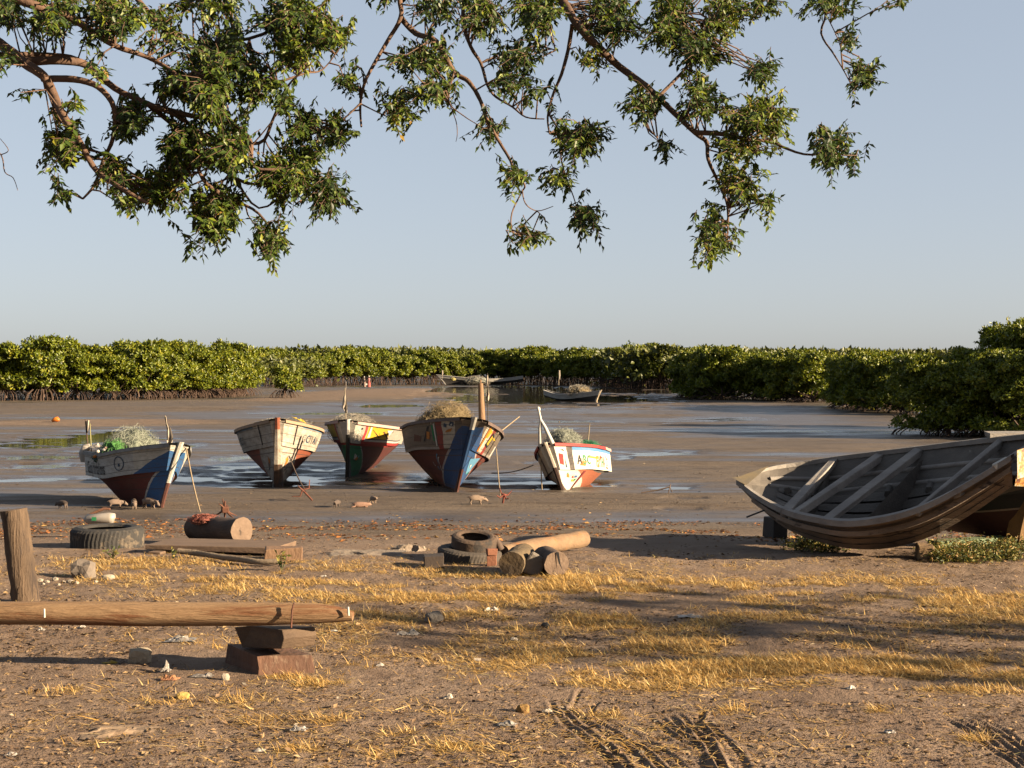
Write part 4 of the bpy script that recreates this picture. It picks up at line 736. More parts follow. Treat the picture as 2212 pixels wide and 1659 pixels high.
# wooden post
b = gv(42, 1304); mb = MB(); n = 16; pts = [b + Vector((-.028 * (1 - i / n) * -1 - .075 * i / n + .03, 0, -.12 + .80 * i / n)) for i in range(n + 1)]; mb.tube(pts, [.098 - .006 * i / n for i in range(n + 1)], 22, 0, True, .07, 1); single('wooden_post', mb, [POSTW, LOGE], b, 'weathered grey brown wooden post standing upright at the left', 'post')
# the long pole on blocks in the foreground
D0 = 7.85; a_ = P(-420, 1326, 8.3); z_ = lambda px, py: P(px, py, D0)
mb = MB(); pts = [P(-420, 1322, 8.25), P(-150, 1324, 8.05), P(0, 1325, 7.97), P(150, 1326, 7.93), P(300, 1327, 7.9), P(450, 1327, 7.87), P(560, 1327, 7.85), P(640, 1326, 7.83), P(690, 1326, 7.82), P(730, 1328, 7.81), P(762, 1332, 7.8)]
mb.tube(pts, [.066, .068, .066, .066, .067, .066, .066, .062, .055, .042, .026], 20, 0, True, .055); r = empty('wooden_pole', pts[5]); tag(r, 'long orange brown wooden pole with pointed end lying across a block stack', 'pole'); mb.build('shaft', LOGW, r, pts[5])
sp = MB(); q = P(629, 1330, 7.755); sp.tube([q + Vector((.014, .0, .068)), q + Vector((.004, -.01, .03)), q + Vector((.0, -.012, -.066))], .0055, 6); sp.build('iron_spike', RUSTM, r, pts[5])
for px in (103, 752): m = MB(); q = P(px, 1322, 7.86 if px < 500 else 7.765); m.tube([q + Vector((0, -.07 if px < 500 else -.01, .028)), q + Vector((.003, -.075 if px < 500 else -.012, -.02))], .006, 5); m.build('paint_mark', WHP, r, pts[5])
def slab(name, outline, z0, z1, m, label, cat, jit=.006, taper=1.0, loc=None):
    """block with an irregular ground outline given in ground metres"""
    c = sum((Vector(o) for o in outline), Vector((0, 0))) / len(outline); n = len(outline); mb = MB(); rows = []
    for z, f in ((z0, 1), ((z0 + z1) / 2, 1 - (1 - taper) / 2), (z1, taper)): rows.append([Vector((c.x + (o[0] - c.x) * f + random.uniform(-jit, jit), c.y + (o[1] - c.y) * f + random.uniform(-jit, jit), z + random.uniform(-jit, jit))) for o in outline])
    rows = [r + [r[0]] for r in rows]; mb.grid(rows, sm=False); mb.add(rows[-1][:-1], [tuple(range(n))]); return single(name, mb, m, Vector((c.x, c.y, z0)), label, cat, bevel=.006)
bp = lambda px, py: tuple(G(px, py))[:2]
g0 = gz(*bp(585, 1450)); A = Vector(bp(555, 1455)); Bq = Vector(bp(680, 1450)); C = Vector(bp(484, 1426)); Dq = A + (Bq - A) + (C - A)
slab('wooden_block', [A, Bq, Dq * .96 + A * .04, C], g0 - .03, g0 + .105, BLOCKW, 'lower rough brown wooden block under the wedge and the pointed pole', 'block', .008, .93)
A2 = A + Vector((.02, .10)); z2 = g0 + .115
mb = MB(); pr = [P(505, 1356, 8.14), P(522, 1396, 8.12), P(606, 1403, 7.80), P(612, 1380, 7.78), P(608, 1362, 7.80), P(545, 1352, 8.05)]
pb = [p + Vector((.17, .10, .0)) for p in pr]; mb.add(pr + pb, [(0, 1, 2, 3, 4, 5), (11, 10, 9, 8, 7, 6)] + [(i, 6 + i, 6 + (i + 1) % 6, (i + 1) % 6) for i in range(6)]); 
zmin = min(p.z for p in pr); dz = g0 + .112 - zmin; mb.v = [(x, y, z + dz * (1 if z < zmin + .03 else .0)) for x, y, z in mb.v]
single('wooden_wedge', mb, mat('wedge_wood', (.20, .13, .08), (.11, .07, .045), 5, .85, .4, 30, (1, 1, 3)), Vector((pr[0].x, pr[0].y, g0 + .11)), 'dark wedge shaped timber on the lower block, carrying the pole', 'wedge', bevel=.005)
# small bits round the pole
def rock(name, px, py, sx, sy, sz, m, label, cat, group=None, seed=0, sub=2, boxy=0.): 
    import bmesh
    bm = bmesh.new(); bmesh.ops.create_icosphere(bm, subdivisions=sub, radius=1); rd = random.Random(seed); sh = Vector((rd.random() * 9, rd.random() * 9, rd.random() * 9))
    from mathutils import noise as mn
    for v in bm.verts:
        p = v.co.copy()
        if boxy: k = max(abs(p.x), abs(p.y), abs(p.z)); p = p.lerp(p / k, boxy)
        p *= 1 + .30 * mn.noise(p * 1.1 + sh) + .12 * mn.noise(p * 3 + sh); v.co = Vector((p.x * sx, p.y * sy, p.z * sz + sz * .55))
    me = bpy.data.meshes.new(name); bm.to_mesh(me); bm.free(); l = gv(px, py); o = link(name, me, m, None, l); o.rotation_euler.z = rd.random() * .6 - .3; return tag(o, label, cat, group)
rock('brick_lump', 301, 1427, .062, .05, .052, mat('cream_block', (.52, .43, .31), (.43, .34, .24), 9, .9, .4, 40), 'cream coloured broken block in the shadow of the pole', 'block', None, 3, 3, .7)
rock('stone', 485, 1468, .022, .02, .024, STONE, 'small white stone in front of the wooden blocks', 'stone', None, 5, 2, .5)
rock('foam_scrap', 393, 1515, .036, .03, .022, SPONG, 'yellow foam scrap lying on bare sand', 'foam scrap', None, 8, 2, .3)
rock('coconut_husk', 1130, 1541, .036, .03, .03, mat('husk', (.40, .24, .07), (.24, .13, .05), 8, .9, .4), 'yellow brown coconut husk beside the tyre marks', 'husk', None, 4, 2, 0)
rock('stone', 180, 1244, .10, .085, .105, GREY, 'large grey brown rock in front of the tyre', 'rock', None, 12, 2, .3)
rock('stone', 232, 1250, .055, .04, .03, STONE, 'pale flat stone right of the large grey brown rock', 'stone', None, 6, 2, .2)
rock('stone', 936, 1343, .062, .05, .045, mat('grey_husk', (.30, .27, .24), (.12, .10, .09), 12, .9, .6, 50), 'grey white lumpy clod on the dry grass in the middle', 'clod', None, 9, 3, .1)
rock('stone', 1178, 1352, .026, .022, .022, BLACKP, 'small black lump in the dry grass', 'lump', None, 14, 2, .2)
for i, (px, py, s) in enumerate([(85, 1252, .028), (100, 1255, .022), (118, 1250, .03), (135, 1256, .02), (150, 1258, .026), (205, 1258, .02), (66, 1256, .024), (92, 1262, .016), (125, 1264, .018), (163, 1262, .024)]): rock('pebble', px, py, s * 1.1, s, s * .7, STONE, 'one of the small white pebbles between the post and the grey rock', 'pebble', 'white pebbles by the post', 20 + i, 1)
def crumple(name, px, py, w, d, h, m, label, cat, seed=0, n=12, group=None):
    from mathutils import noise as mn
    mb = MB(); l = gv(px, py); sh = Vector((seed * 3.1, seed * 1.7, 0)); rows = []
    for i in range(n + 1):
        rw = []
        for j in range(n + 1):
            x, y = (i / n - .5), (j / n - .5); e = max(0, 1 - (2 * abs(x)) ** 3) * max(0, 1 - (2 * abs(y)) ** 3); q = Vector((x * 4, y * 4, 0)) + sh
            X = x * w + mn.noise(q * 1.3) * w * .16; Y = y * d + mn.noise(q * 1.3 + Vector((9, 0, 0))) * d * .2; rw.append(Vector((X, Y, .004 + h * e * min(.9, abs(mn.noise(q * .7) * 1.1 + .3)) * .8 + h * .16 * abs(mn.noise(q * 2.0)))) + l)
        rows.append(rw)
    mb.grid(rows, sm=False); return single(name, mb, m, l, label, cat, group)
crumple('plastic_bag', 392, 1385, .17, .12, .055, PLAST, 'crumpled grey plastic bag behind the pole shadow', 'bag', 1)
crumple('plastic_bag', 356, 1450, .05, .06, .09, PLAST, 'small upright plastic wrapper beside the orange scrap', 'wrapper', 2)
crumple('paper_scrap', 366, 1470, .09, .07, .04, mat('orange_paper', (.50, .24, .11), (.34, .15, .08), 12, .85, .3), 'crumpled orange paper scrap on sand before the cream block', 'scrap', 3)
crumple('plastic_bag', 435, 1462, .12, .06, .03, PLAST, 'flat torn plastic film between the orange scrap and the white stone', 'film', 4)
crumple('cardboard_sheet', 255, 1588, .30, .22, .035, CARD, 'flat brown cardboard sheet lifting off the sand', 'cardboard', 6, 10)
crumple('plastic_cup', 645, 1585, .075, .05, .035, PLAST, 'crushed clear plastic cup near the bottom edge', 'cup', 7)
crumple('plastic_bag', 1095, 1572, .09, .06, .03, PLAST, 'torn grey plastic piece left of the tyre marks', 'plastic', 8)
crumple('plastic_bag', 1061, 1316, .10, .07, .04, PLASTW, 'white plastic scrap lying on dry grass in the middle', 'scrap', 9)
crumple('plastic_bag', 880, 1366, .14, .09, .05, PLAST, 'torn white grey film at the edge of the dry grass', 'film', 10)
crumple('plastic_bag', 1490, 1330, .16, .10, .02, PLAST, 'flat grey film in the shade patch on the grass', 'film', 16)
crumple('yellow_leaf', 235, 1430, .085, .04, .02, LEAFY, 'bright yellow leaf left of the cream block', 'leaf', 11, 6)
crumple('shell', 968, 1508, .05, .035, .045, SHELLM, 'white broken shell on sand', 'shell', 12, 7); crumple('shell', 1182, 1538, .05, .04, .03, SHELLM, 'pale shell right of the coconut husk', 'shell', 13, 7)
for i, (px, py) in enumerate([(22, 1640), (720, 1362), (697, 1243), (1030, 1420), (1110, 1380), (820, 1435), (1840, 1500), (1925, 1590), (560, 1690 - 60), (175, 1355), (88, 1360)]): crumple('litter_scrap', px, py, .05, .04, .03, PLASTW, 'one of the small white litter scraps on the beach', 'litter', 30 + i, 6, 'white litter scraps')
# tyre lying flat
def tyre(name, loc, Ro, w, ri, label, rot=(0, 0, 0), cat='tyre', tread=44, arc=1.0, m=None, deep=.006):
    r = empty(name, loc, rot); tag(r, label, cat); n = int(tread * 2.5); mb = MB(); prof = [(ri, .10), (ri + .02, .0), (Ro * .80, -.03), (Ro * .93, .04), (Ro, .14)]; pr = [(a, b * w) for a, b in prof] + [(Ro, w * .5)] + [(a, (1 - b) * w) for a, b in reversed(prof)]
    inner = [(ri + .012, w * .9), (Ro * .90, w * .8), (Ro * .94, w * .5), (Ro * .90, w * .2), (ri + .012, w * .1)]; pr = pr + inner + [pr[0]]; rows = []
    for i in range(n + 1):
        an = 2 * math.pi * arc * i / n; rw = []
        for k, (a, z) in enumerate(pr):
            if 4 <= k <= 6 and deep: a = a - (deep if (i + (1 if z > w * .5 else 0)) % 2 else 0)
            rw.append(Vector((math.cos(an) * a, math.sin(an) * a, z)))
        rows.append(rw)
    mb.grid(rows, sm=False); mb.build('tyre_casing', m or RUB, r); return r
tyre('truck_tyre', gv(231, 1181) + Vector((0, 0, -.03)), .365, .235, .22, 'black truck tyre lying flat in dry grass at the left')
l = gv(218, 1163, .16); mb = MB(); mb.tube([l + Vector((-.20, 0, .04)), l + Vector((-.16, 0, .05)), l + Vector((.10, .0, .06)), l + Vector((.145, 0, .055)), l + Vector((.15, 0, .05))], [.02, .055, .065, .06, .02], 12, 0, True, 0); r = empty('plastic_jug', l); tag(r, 'white plastic jug with a rusty cap edge behind the flat tyre', 'jug'); mb.build('body', PLASTW, r, l); mb = MB(); mb.tube([l + Vector((-.14, .03, .10)), l + Vector((.02, .04, .165)), l + Vector((.09, .04, .16))], [.016, .02, .015], 6); mb.build('handle', mat('brown_rim', (.26, .12, .07)), r, l); mb = MB(); mb.box(l + Vector((-.06, -.083, .06)), (.05, .008, .04)); mb.build('label', GREENP, r, l)
# roller log with net
a, b = P(418, 1140, 15.2), P(522, 1147, 14.65); rr = empty('roller_log', a); tag(rr, 'thick dark log with pale sawn end and red netting on it', 'log'); mb = rough_log(a, b, .125, .135, 18, 9, .03); mb.build('trunk', [LOGD, LOGE], rr, a)
# timber beam and its end block
a, b = gv(318, 1196), gv(600, 1203); a.z = b.z = -.065; mb = MB(); u = b - a; L = u.length; rot = Matrix.Rotation(math.atan2(u.y, u.x), 3, 'Z'); mb.box((a + b) / 2 + Vector((0, .42, .098)), (L, .56, .05), rot, jit=.008); mb.box((a + b) / 2 + Vector((-L * .42, .3, .03)), (.12, .3, .07), rot, jit=.008); single('timber_plank', mb, TIMB, (a + b) / 2, 'wide flat timber plank raised on dark supports below the roller log', 'plank', bevel=.006)
a = gv(607, 1211); mb = MB(); mb.box(a + Vector((0, .12, .055)), (.33, .20, .12), Matrix.Rotation(.12, 3, 'Z'), jit=.012); single('wooden_block', mb, mat('tan_block', (.34, .20, .115), (.24, .14, .085), 5, .85, .4, 25, (2, 1, 1)), a, 'tan square wooden block at the right end of the timber plank', 'block', bevel=.01)
mb = MB(); pts = [gv(384, 1203, .055), gv(420, 1205, .05), gv(470, 1211, .045), gv(520, 1216, .045), gv(560, 1220, .04), gv(600, 1221, .035)]; mb.tube(spline(pts, 4), .026, 9, 0, True, .12); single('driftwood_pole', mb, mat('pale_driftwood', (.44, .34, .235), (.30, .22, .15), 6, .85, .4), pts[2], 'pale bent driftwood pole in front of the timber plank', 'driftwood')
# cloth heap
crumple('cloth_heap', 790, 1196, .72, .55, .05, CLOTH, 'crumpled pale rope net and cloth left of the stacked tyres', 'cloth', 15, 26); crumple('cloth_heap', 880, 1188, .34, .35, .14, CLOTH, 'peaked part of pale crumpled cloth beside the stacked tyres', 'cloth', 17, 20)
# stacked tyres, brick, blocks and logs
tl = gv(1010, 1217); tyre('car_tyre', tl + Vector((0, .28, -.05)), .29, .155, .17, 'lower worn tyre half sunk in the grass, carrying the tilted tyre', (R(3), R(5), 0), m=mat('dusty_rubber', (.12, .095, .075), (.07, .058, .05), 8, .9, .4, 40), deep=.004)
tyre('car_tyre', tl + Vector((.045, .30, .10)), .205, .12, .125, 'smaller brown tyre lying tilted on the lower tyre', (R(11), R(4), 0), m=mat('brown_rubber', (.15, .095, .06), (.075, .052, .04), 6, .9, .4, 40, c3=(.05, .042, .038), spot=.56), deep=0)
a = gv(1062, 1222, .12); mb = MB(); mb.box(a, (.09, .08, .055), Matrix.Rotation(.2, 3, 'Z'), jit=.004); mb.box(a - Vector((0, -.01, .075)), (.085, .075, .10)); single('brick', mb, mat('red_brick', (.36, .15, .085), (.28, .11, .065), 10, .9, .3), a - Vector((0, 0, .12)), 'orange red brick wedged between the lower tyre and the log stub', 'brick', bevel=.005)
a = gv(936, 1226); mb = MB(); mb.box(a + Vector((0, .1, .05)), (.17, .22, .11), Matrix.Rotation(.1, 3, 'Z'), jit=.008); single('wooden_block', mb, mat('dark_block', (.085, .06, .045), (.05, .035, .03)), a, 'dark wooden block left of the stacked tyres', 'block', bevel=.006)
p0, p1_ = gv(1086, 1206, .055), gv(1262, 1189, .105); rr = empty('log', p0); tag(rr, 'long tan log with forked butt lying right of the stacked tyres', 'log'); mb = rough_log(p0, p1_ + Vector((0, .1, .0)), .068, .088, 16, 10, .05, .0); mb.build('trunk', [mat('tan_log', (.36, .235, .135), (.23, .14, .08), 4, .85, .5, 24, (1, 2, 2), c3=(.40, .17, .06), spot=.6, sscale=3), LOGD], rr, p0); mb = MB(); mb.tube([p0 + Vector((-.02, -.03, .03)), p0 + Vector((-.05, -.04, .10)), p0 + Vector((-.065, -.04, .15))], [.04, .03, .012], 7, 0, True, .1); mb.build('branch_stub', LOGD, rr, p0)
a = gv(1105, 1246, .10); rr = empty('log_stub', a); tag(rr, 'short split log stub with rotten hollow end facing the viewer', 'log'); mb = rough_log(a, a + Vector((.10, .42, .01)), .112, .108, 18, 5, .06); mb.build('trunk', [mat('mossy_bark', (.24, .165, .085), (.11, .08, .05), 7, .9, .8, 20), mat('rotten_end', (.23, .15, .07), (.06, .045, .035), 5, .9, .6, 18)], rr, a); 
a = gv(1148, 1247, .085); mb = MB(); mb.box(a + Vector((.02, .14, .0)), (.16, .12, .18), Matrix.Rotation(.5, 3, 'Y'), jit=.015); single('wood_chunk', mb, mat('grey_chunk', (.27, .23, .19), (.18, .15, .125)), a - Vector((0, 0, .085)), 'grey split wood chunk between the two log stubs', 'wood', bevel=.02)
a = gv(1203, 1246, .10); rr = empty('log_stub', a); tag(rr, 'short log stub with cracked pale sawn end facing the viewer', 'log'); mb = rough_log(a, a + Vector((-.10, .34, .01)), .10, .104, 18, 5, .04); mb.build('trunk', [LOGD, LOGE], rr, a); mb = MB(); mb.add([a + Vector((-.01, -.012, .10)), a + Vector((.015, -.012, .10)), a + Vector((.03, -.012, .0)), a + Vector((.05, -.012, -.06)), a + Vector((.015, -.012, .01))], [(0, 1, 2, 3, 4)]); mb.build('crack', BLACKP, rr, a)
# blocks under the grey boat
a = gv(1684, 1166); mb = MB(); mb.box(a + Vector((0, .25, .10)), (.17, .35, .24), Matrix.Rotation(.15, 3, 'Z'), jit=.012); single('wooden_block', mb, mat('black_block', (.045, .038, .034), (.03, .026, .024)), a, 'black block propping up the left end of the grey boat', 'block', bevel=.01)
a = gv(2008, 1212); mb = MB(); mb.box(a + Vector((0, .12, .055)), (.15, .25, .13), Matrix.Rotation(-.2, 3, 'Z'), jit=.012); single('wooden_block', mb, mat('knotty_block', (.36, .235, .12), (.20, .125, .07), 7, .9, .5), a, 'knotty tan block under the middle of the grey boat', 'block', bevel=.012)
a, b = gv(2030, 1190), gv(2330, 1180); mb = MB(); u = b - a; mb.box((a + b) / 2 + Vector((0, .16, .045)), (u.length, .18, .11), Matrix.Rotation(math.atan2(u.y, u.x), 3, 'Z'), jit=.006); single('green_timber', mb, mat('faded_green_paint', (.22, .30, .17), (.16, .20, .10), 6, .85, .3, c3=(.27, .19, .10), spot=.56), (a + b) / 2, 'faded green painted timber under the boats at the right', 'timber', bevel=.008)
# anchors
def anchor(px, py, h, yaw, tilt, label, arms=4, m=RUSTM, knob=0, group=None):
    l = gv(px, py); r = empty('grapnel_anchor', l, (tilt, 0, yaw)); tag(r, label, 'anchor', group); mb = MB(); mb.tube([(0, 0, .02), (0, 0, h)], .016, 6); mb.build('shank', m, r)
    for i in range(arms): an = 6.283 * i / arms + .4; c, s_ = math.cos(an), math.sin(an); mb = MB(); mb.tube([(0, 0, h * .95 if not knob else h * .55), (c * h * .35, s_ * h * .35, h * .75 if not knob else h * (.55 + .25 * (1 if i % 2 else -1))), (c * h * .7, s_ * h * .7, h * .75 + h * .35 if not knob else h * (.55 + .42 * (1 if i % 2 else -1)))], [.015, .013, .007], 6); mb.build('arm', m, r)
    if knob: mb = MB(); mb.box((0, 0, h * .55), (knob, knob, knob), jit=.01); mb.build('hub', m, r, None, .012)
    return r
anchor(485, 1122, .27, .3, R(6), 'rusty star shaped anchor with square hub behind the roller log', 5, RUSTM, .10)
anchor(676, 1086, .28, 1.2, R(-48), 'red rusted anchor with pale arm in front of the large worn white boat', 4, mat('red_rust', (.24, .075, .045), (.12, .045, .03), 9))
anchor(1086, 1094, .20, .2, R(35), 'small red anchor tipped over in front of the blue bowed boat', 4, mat('red_rust_dark', (.30, .07, .045), (.16, .045, .03), 9))
l = gv(1420, 1070); mb = MB(); mb.tube([l + Vector((-.28, 0, .02)), l + Vector((0, .02, .06)), l + Vector((.22, 0, .12)), l + Vector((.26, 0, .03))], [.012, .014, .014, .01], 6); mb.tube([l + Vector((.18, -.12, .02)), l + Vector((.22, 0, .12)), l + Vector((.25, .14, .16))], [.008, .012, .008], 5); single('stick_anchor', mb, LOGD, l, 'thin wooden stick anchor lying by puddles on the mud', 'anchor')
# ropes
def rope(p, q, sag, label, m=ROPEM, r=.011, n=12, mid=None):
    pts = [p.lerp(q, i / n) - Vector((0, 0, sag * math.sin(math.pi * i / n))) for i in range(n + 1)]; mb = MB(); mb.tube(pts, r, 5); return single('rope', mb, m, q, label, 'rope')
rope(P(402, 968, 21.4), gv(432, 1110, .01), .06, 'pale mooring rope from the grey white boat down to the mud'); rope(P(624, 985, 25.6), gv(662, 1072, .02), .05, 'dark mooring rope from the worn white boat to the red anchor', ROPED, .012); rope(P(1072, 970, 25), gv(1081, 1078, .02), .05, 'pale mooring rope from the blue bowed boat to its anchor'); rope(P(1168, 990, 25.8), gv(1171, 1058, .02), .03, 'pale mooring rope hanging from the small white boat')
rope(P(1152, 1005, 26), P(1062, 1022, 26.4), .05, 'dark rope strung between the blue bowed boat and the small white boat', ROPED, .010); rope(P(1074, 938, 25.6), P(1122, 900, 26.6), .0, 'thin stick rope rising from the right rim of the blue bowed boat', ROPEM, .012)

# nets in the boats
def net(px, py, D, a, b, c, m1, m2, label, seed, strands=420, fuzz=1.0, name='fishing_net', w=.007, lump=.35):
    import bmesh
    from mathutils import noise as mn
    w = w * .8; l = P(px, py, D); bm = bmesh.new(); bmesh.ops.create_icosphere(bm, subdivisions=5, radius=1); sh = Vector((seed * 2.3, seed, 0))
    for v in bm.verts:
        p = v.co.copy(); k = 1 + lump * mn.noise(p * 1.3 + sh) + .14 * mn.noise(p * 4 + sh) + .06 * mn.noise(p * 11 + sh); z = p.z * c * k; v.co = Vector((p.x * a * k, p.y * b * k, z if z > 0 else z * .5)) * .93
    me = bpy.data.meshes.new(name); bm.to_mesh(me); V0 = np.array([tuple(v.co) for v in bm.verts]); bm.free()
    for f in me.polygons: f.use_smooth = True
    r = link(name, me, [m1], None, l); tag(r, label, 'fishing net'); up = V0[V0[:, 2] > -.1 * c]; n = strands; st = up[rng.integers(0, len(up), n)]; k = 9; d = rdir(n); c_ = np.array([a, b, c]); V = []
    pth = st.copy(); pts = []; step = .045 * max(a, c) / .42
    for i in range(k):
        pts.append(pth.copy()); out = unit(pth / c_) ; d = unit(d + rdir(n) * .75 - out * (np.sum(d * out, 1, keepdims=True)) * .8); pth = pth + d * step * (1 + .6 * rng.random((n, 1))); tgt = np.linalg.norm(pth / c_, axis=1, keepdims=True); q_ = np.linalg.norm(pth / c_, axis=1, keepdims=True); pth = pth + out * fuzz * step * (.22 * rng.normal(size=(n, 1)) + .05) - out * c_.mean() * .35 * np.clip(q_ - 1.12, 0, 1)
    pts = np.stack(pts, 1); s = unit(rng.normal(size=(n, 1, 3))) * w * .5; V = np.concatenate([pts - s, pts + s], 2).reshape(n * k * 2, 3); kk = np.arange(n)[:, None] * 2 * k
    Q = np.concatenate([kk + [2 * i, 2 * i + 1, 2 * i + 3, 2 * i + 2] for i in range(k - 1)], 0); o = link('loose_strands', npmesh('loose_strands', V, Q), m2, r); return r
def netmat(name, c, c2, tr=.35): return mat(name, c, c2, 5, .85, .9, 55, trans=tr, sscale=9)
PG = netmat('pale_green_nylon', (.40, .44, .34), (.29, .33, .25)); PG2 = mat('pale_strand', (.58, .60, .50), (.46, .48, .38), 4, .7, 0, trans=.4); TN = netmat('tan_nylon', (.42, .32, .17), (.29, .21, .11)); TN2 = mat('tan_strand', (.52, .40, .23), (.40, .30, .16), 4, .7, 0, trans=.4); GN = netmat('green_nylon', (.16, .44, .11), (.09, .30, .08)); DG = netmat('deep_green_nylon', (.03, .25, .11), (.02, .15, .07)); GY = netmat('grey_nylon', (.42, .38, .31), (.31, .28, .23)); GY2 = mat('grey_strand', (.54, .49, .41), (.44, .39, .32), 4, .7, 0, trans=.4); WN = netmat('white_nylon', (.50, .52, .44), (.38, .40, .33)); TL2 = netmat('teal_nylon', (.12, .24, .20), (.06, .13, .11))
net(285, 985, 23.2, .42, .55, .42, PG, PG2, 'big pale green net heap piled in the grey white boat', 3, 900, 1.5)
net(246, 985, 22.6, .17, .28, .26, GN, mat('green_strand', (.22, .52, .15), None, trans=.4), 'bright green net bundle left of the big pale heap', 5, 260)
net(222, 990, 22.8, .17, .25, .15, TL2, PG2, 'teal net with cork floats in the stern of the grey white boat', 6, 160)
for i, (dx, dz, c) in enumerate([(-.08, .10, 'W'), (.02, .13, 'W'), (.07, .04, 'Y'), (-.13, .02, 'O'), (.10, .11, 'W'), (-.03, .03, 'W'), (.05, .16, 'P')]):
    p = P(224, 988, 22.55) + Vector((dx, -.16, dz)); mb = MB(); mb.tube([p, p + Vector((.015, 0, 0)), p + Vector((.045, .0, .005)), p + Vector((.06, 0, .0))], [.012, .026, .026, .012], 8); single('net_float', mb, PAL[c], p, 'one of the small pale floats on the teal net', 'float', 'floats on the teal net')
net(612, 915, 29.0, .5, .5, .10, GY, GY2, 'flat grey net just showing over the worn white boat', 7, 120)
net(760, 928, 30.5, .46, .9, .30, GY, GY2, 'beige net heap behind the green bowed boat prow', 9, 700, 1.2)
net(815, 937, 30.3, .16, .3, .10, TL2, GY2, 'greenish net with pink floats on the right rim of the green bowed boat', 10, 120)
net(965, 925, 27.8, .50, .6, .46, TN, TN2, 'large tan net heap in the blue bowed boat', 12, 1100, 1.4, lump=.22)
net(925, 930, 28.2, .27, .4, .26, TN, TN2, 'smaller tan net heap left of the large tan heap', 13, 420, 1.3)
net(897, 940, 28.3, .20, .3, .16, TL2, PG2, 'teal grey net bundle at the left end of the blue bowed boat', 14, 220)
net(1217, 962, 27.4, .32, .4, .27, WN, PG2, 'wispy pale net heap in the small white boat', 15, 1000, 2.2, lump=.45)
net(1262, 966, 27.9, .30, .35, .12, DG, mat('deep_green_strand', (.05, .30, .14), None), 'deep green net bundle in the stern of the small white boat', 16, 160)
net(1030, 824, 224, 1.9, 1.2, .75, WN, GY2, 'white net heap in the far pirogue', 17, 160, 1, w=.05); net(978, 820, 224, .5, .4, .35, mat('yellow_net', (.45, .38, .12)), GY2, 'small yellow bundle in the far pirogue', 18, 40, 1, w=.05)
net(1250, 845, 111.5, .95, .8, .42, TN, GY2, 'pale tan net heap in the creek edge pirogue', 19, 240, 1, w=.03)

# marker flags and poles
FLAGM = mat('flag_cloth', (.74, .64, .52), (.60, .50, .40), 8, .85, .2, trans=.25)
def flag(base, top, cloth, label, r=.014, pm=None, fold=.05):
    rt = empty('marker_flag', base); tag(rt, label, 'flag'); mb = MB(); mb.tube([base, base.lerp(top, .5), top], [r, r, r * .7], 6); mb.build('pole', pm or mat('flag_pole', (.40, .33, .24), (.26, .21, .15), 6), rt, base)
    if cloth:
        mb = MB(); rows = []; n = len(cloth)
        for i, (px0, px1, py, D) in enumerate(cloth): rows.append([P(px0 + (px1 - px0) * j / 5, py, D + fold * math.sin(j * 1.6 + i)) for j in range(6)])
        mb.grid(rows); mb.build('cloth', FLAGM, rt, base)
    return rt
flag(P(374, 985, 22.0), P(356, 898, 22.0), [(357, 359, 900, 22), (358, 362, 916, 22), (360, 369, 926, 22), (360, 374, 944, 22), (360, 373, 952, 22), (362, 370, 962, 22), (364, 368, 970, 22)], 'hanging white pennant on a pole in the grey white boat')
flag(P(191, 985, 24.2), P(184, 905, 24.2), [(186, 193, 908, 24.2), (187, 192, 925, 24.2), (188, 190, 935, 24.2)], 'thin dark pole with small rag at the stern of the grey white boat', .012, mat('dark_pole', (.12, .07, .05), (.07, .045, .035), 5))
flag(P(197, 980, 24.1), P(194, 915, 24.1), None, 'thin yellow green stick at the stern of the grey white boat', .010, mat('yellow_stick', (.42, .40, .16), (.30, .26, .12), 5))
flag(P(747, 915, 28.8), P(745, 838, 28.8), [(744, 746, 850, 28.8), (741, 748, 862, 28.8), (739, 750, 875, 28.8), (738, 751, 881, 28.8), (743, 750, 886, 28.8), (747, 750, 892, 28.8)], 'white pennant on a pole above the green bowed boat')
flag(P(1054, 912, 25.4), P(1053, 806, 25.4), [(1052, 1054, 810, 25.4), (1050, 1056, 820, 25.4), (1050, 1057, 828, 25.4), (1051, 1055, 836, 25.4), (1052, 1055, 842, 25.4), (1051, 1057, 852, 25.4), (1049, 1057, 860, 25.4), (1053, 1056, 866, 25.4)], 'thin pole with twisted white flag behind the thick mast post', .009, mat('dark_flag_pole', (.10, .08, .06)))
mb = MB(); a, b = P(1042, 925, 25.6), P(1038, 828, 25.6); mb.tube([a, a.lerp(b, .4), a.lerp(b, .8), b], [.060, .056, .050, .044], 12, 0, True, .04); mb.tube([b, b + Vector((0, 0, .05)), b + Vector((0, 0, .07))], [.012, .018, .008], 8); single('mast_post', mb, mat('mast_wood', (.36, .21, .11), (.24, .135, .07), 5, .8, .5, 24, (3, 3, .5)), a, 'thick brown mast post standing in the bow of the blue bowed boat', 'post')
flag(P(1268, 975, 28.2), P(1274, 915, 28.2), None, 'thin bare stick in the stern of the small white boat', .014)
flag(P(956, 818, 223), P(955, 800, 223), [(954, 957, 800, 223), (954, 958, 806, 223), (955, 957, 813, 223)], 'tiny white flag on the left end of the far pirogue', .05)
flag(P(1207, 832, 114), P(1207, 800, 114), [(1206, 1210, 800, 114), (1206, 1211, 812, 114), (1207, 1211, 820, 114)], 'white flag on the dark end of the creek edge pirogue', .03)
a = P(676, 1, 1); 
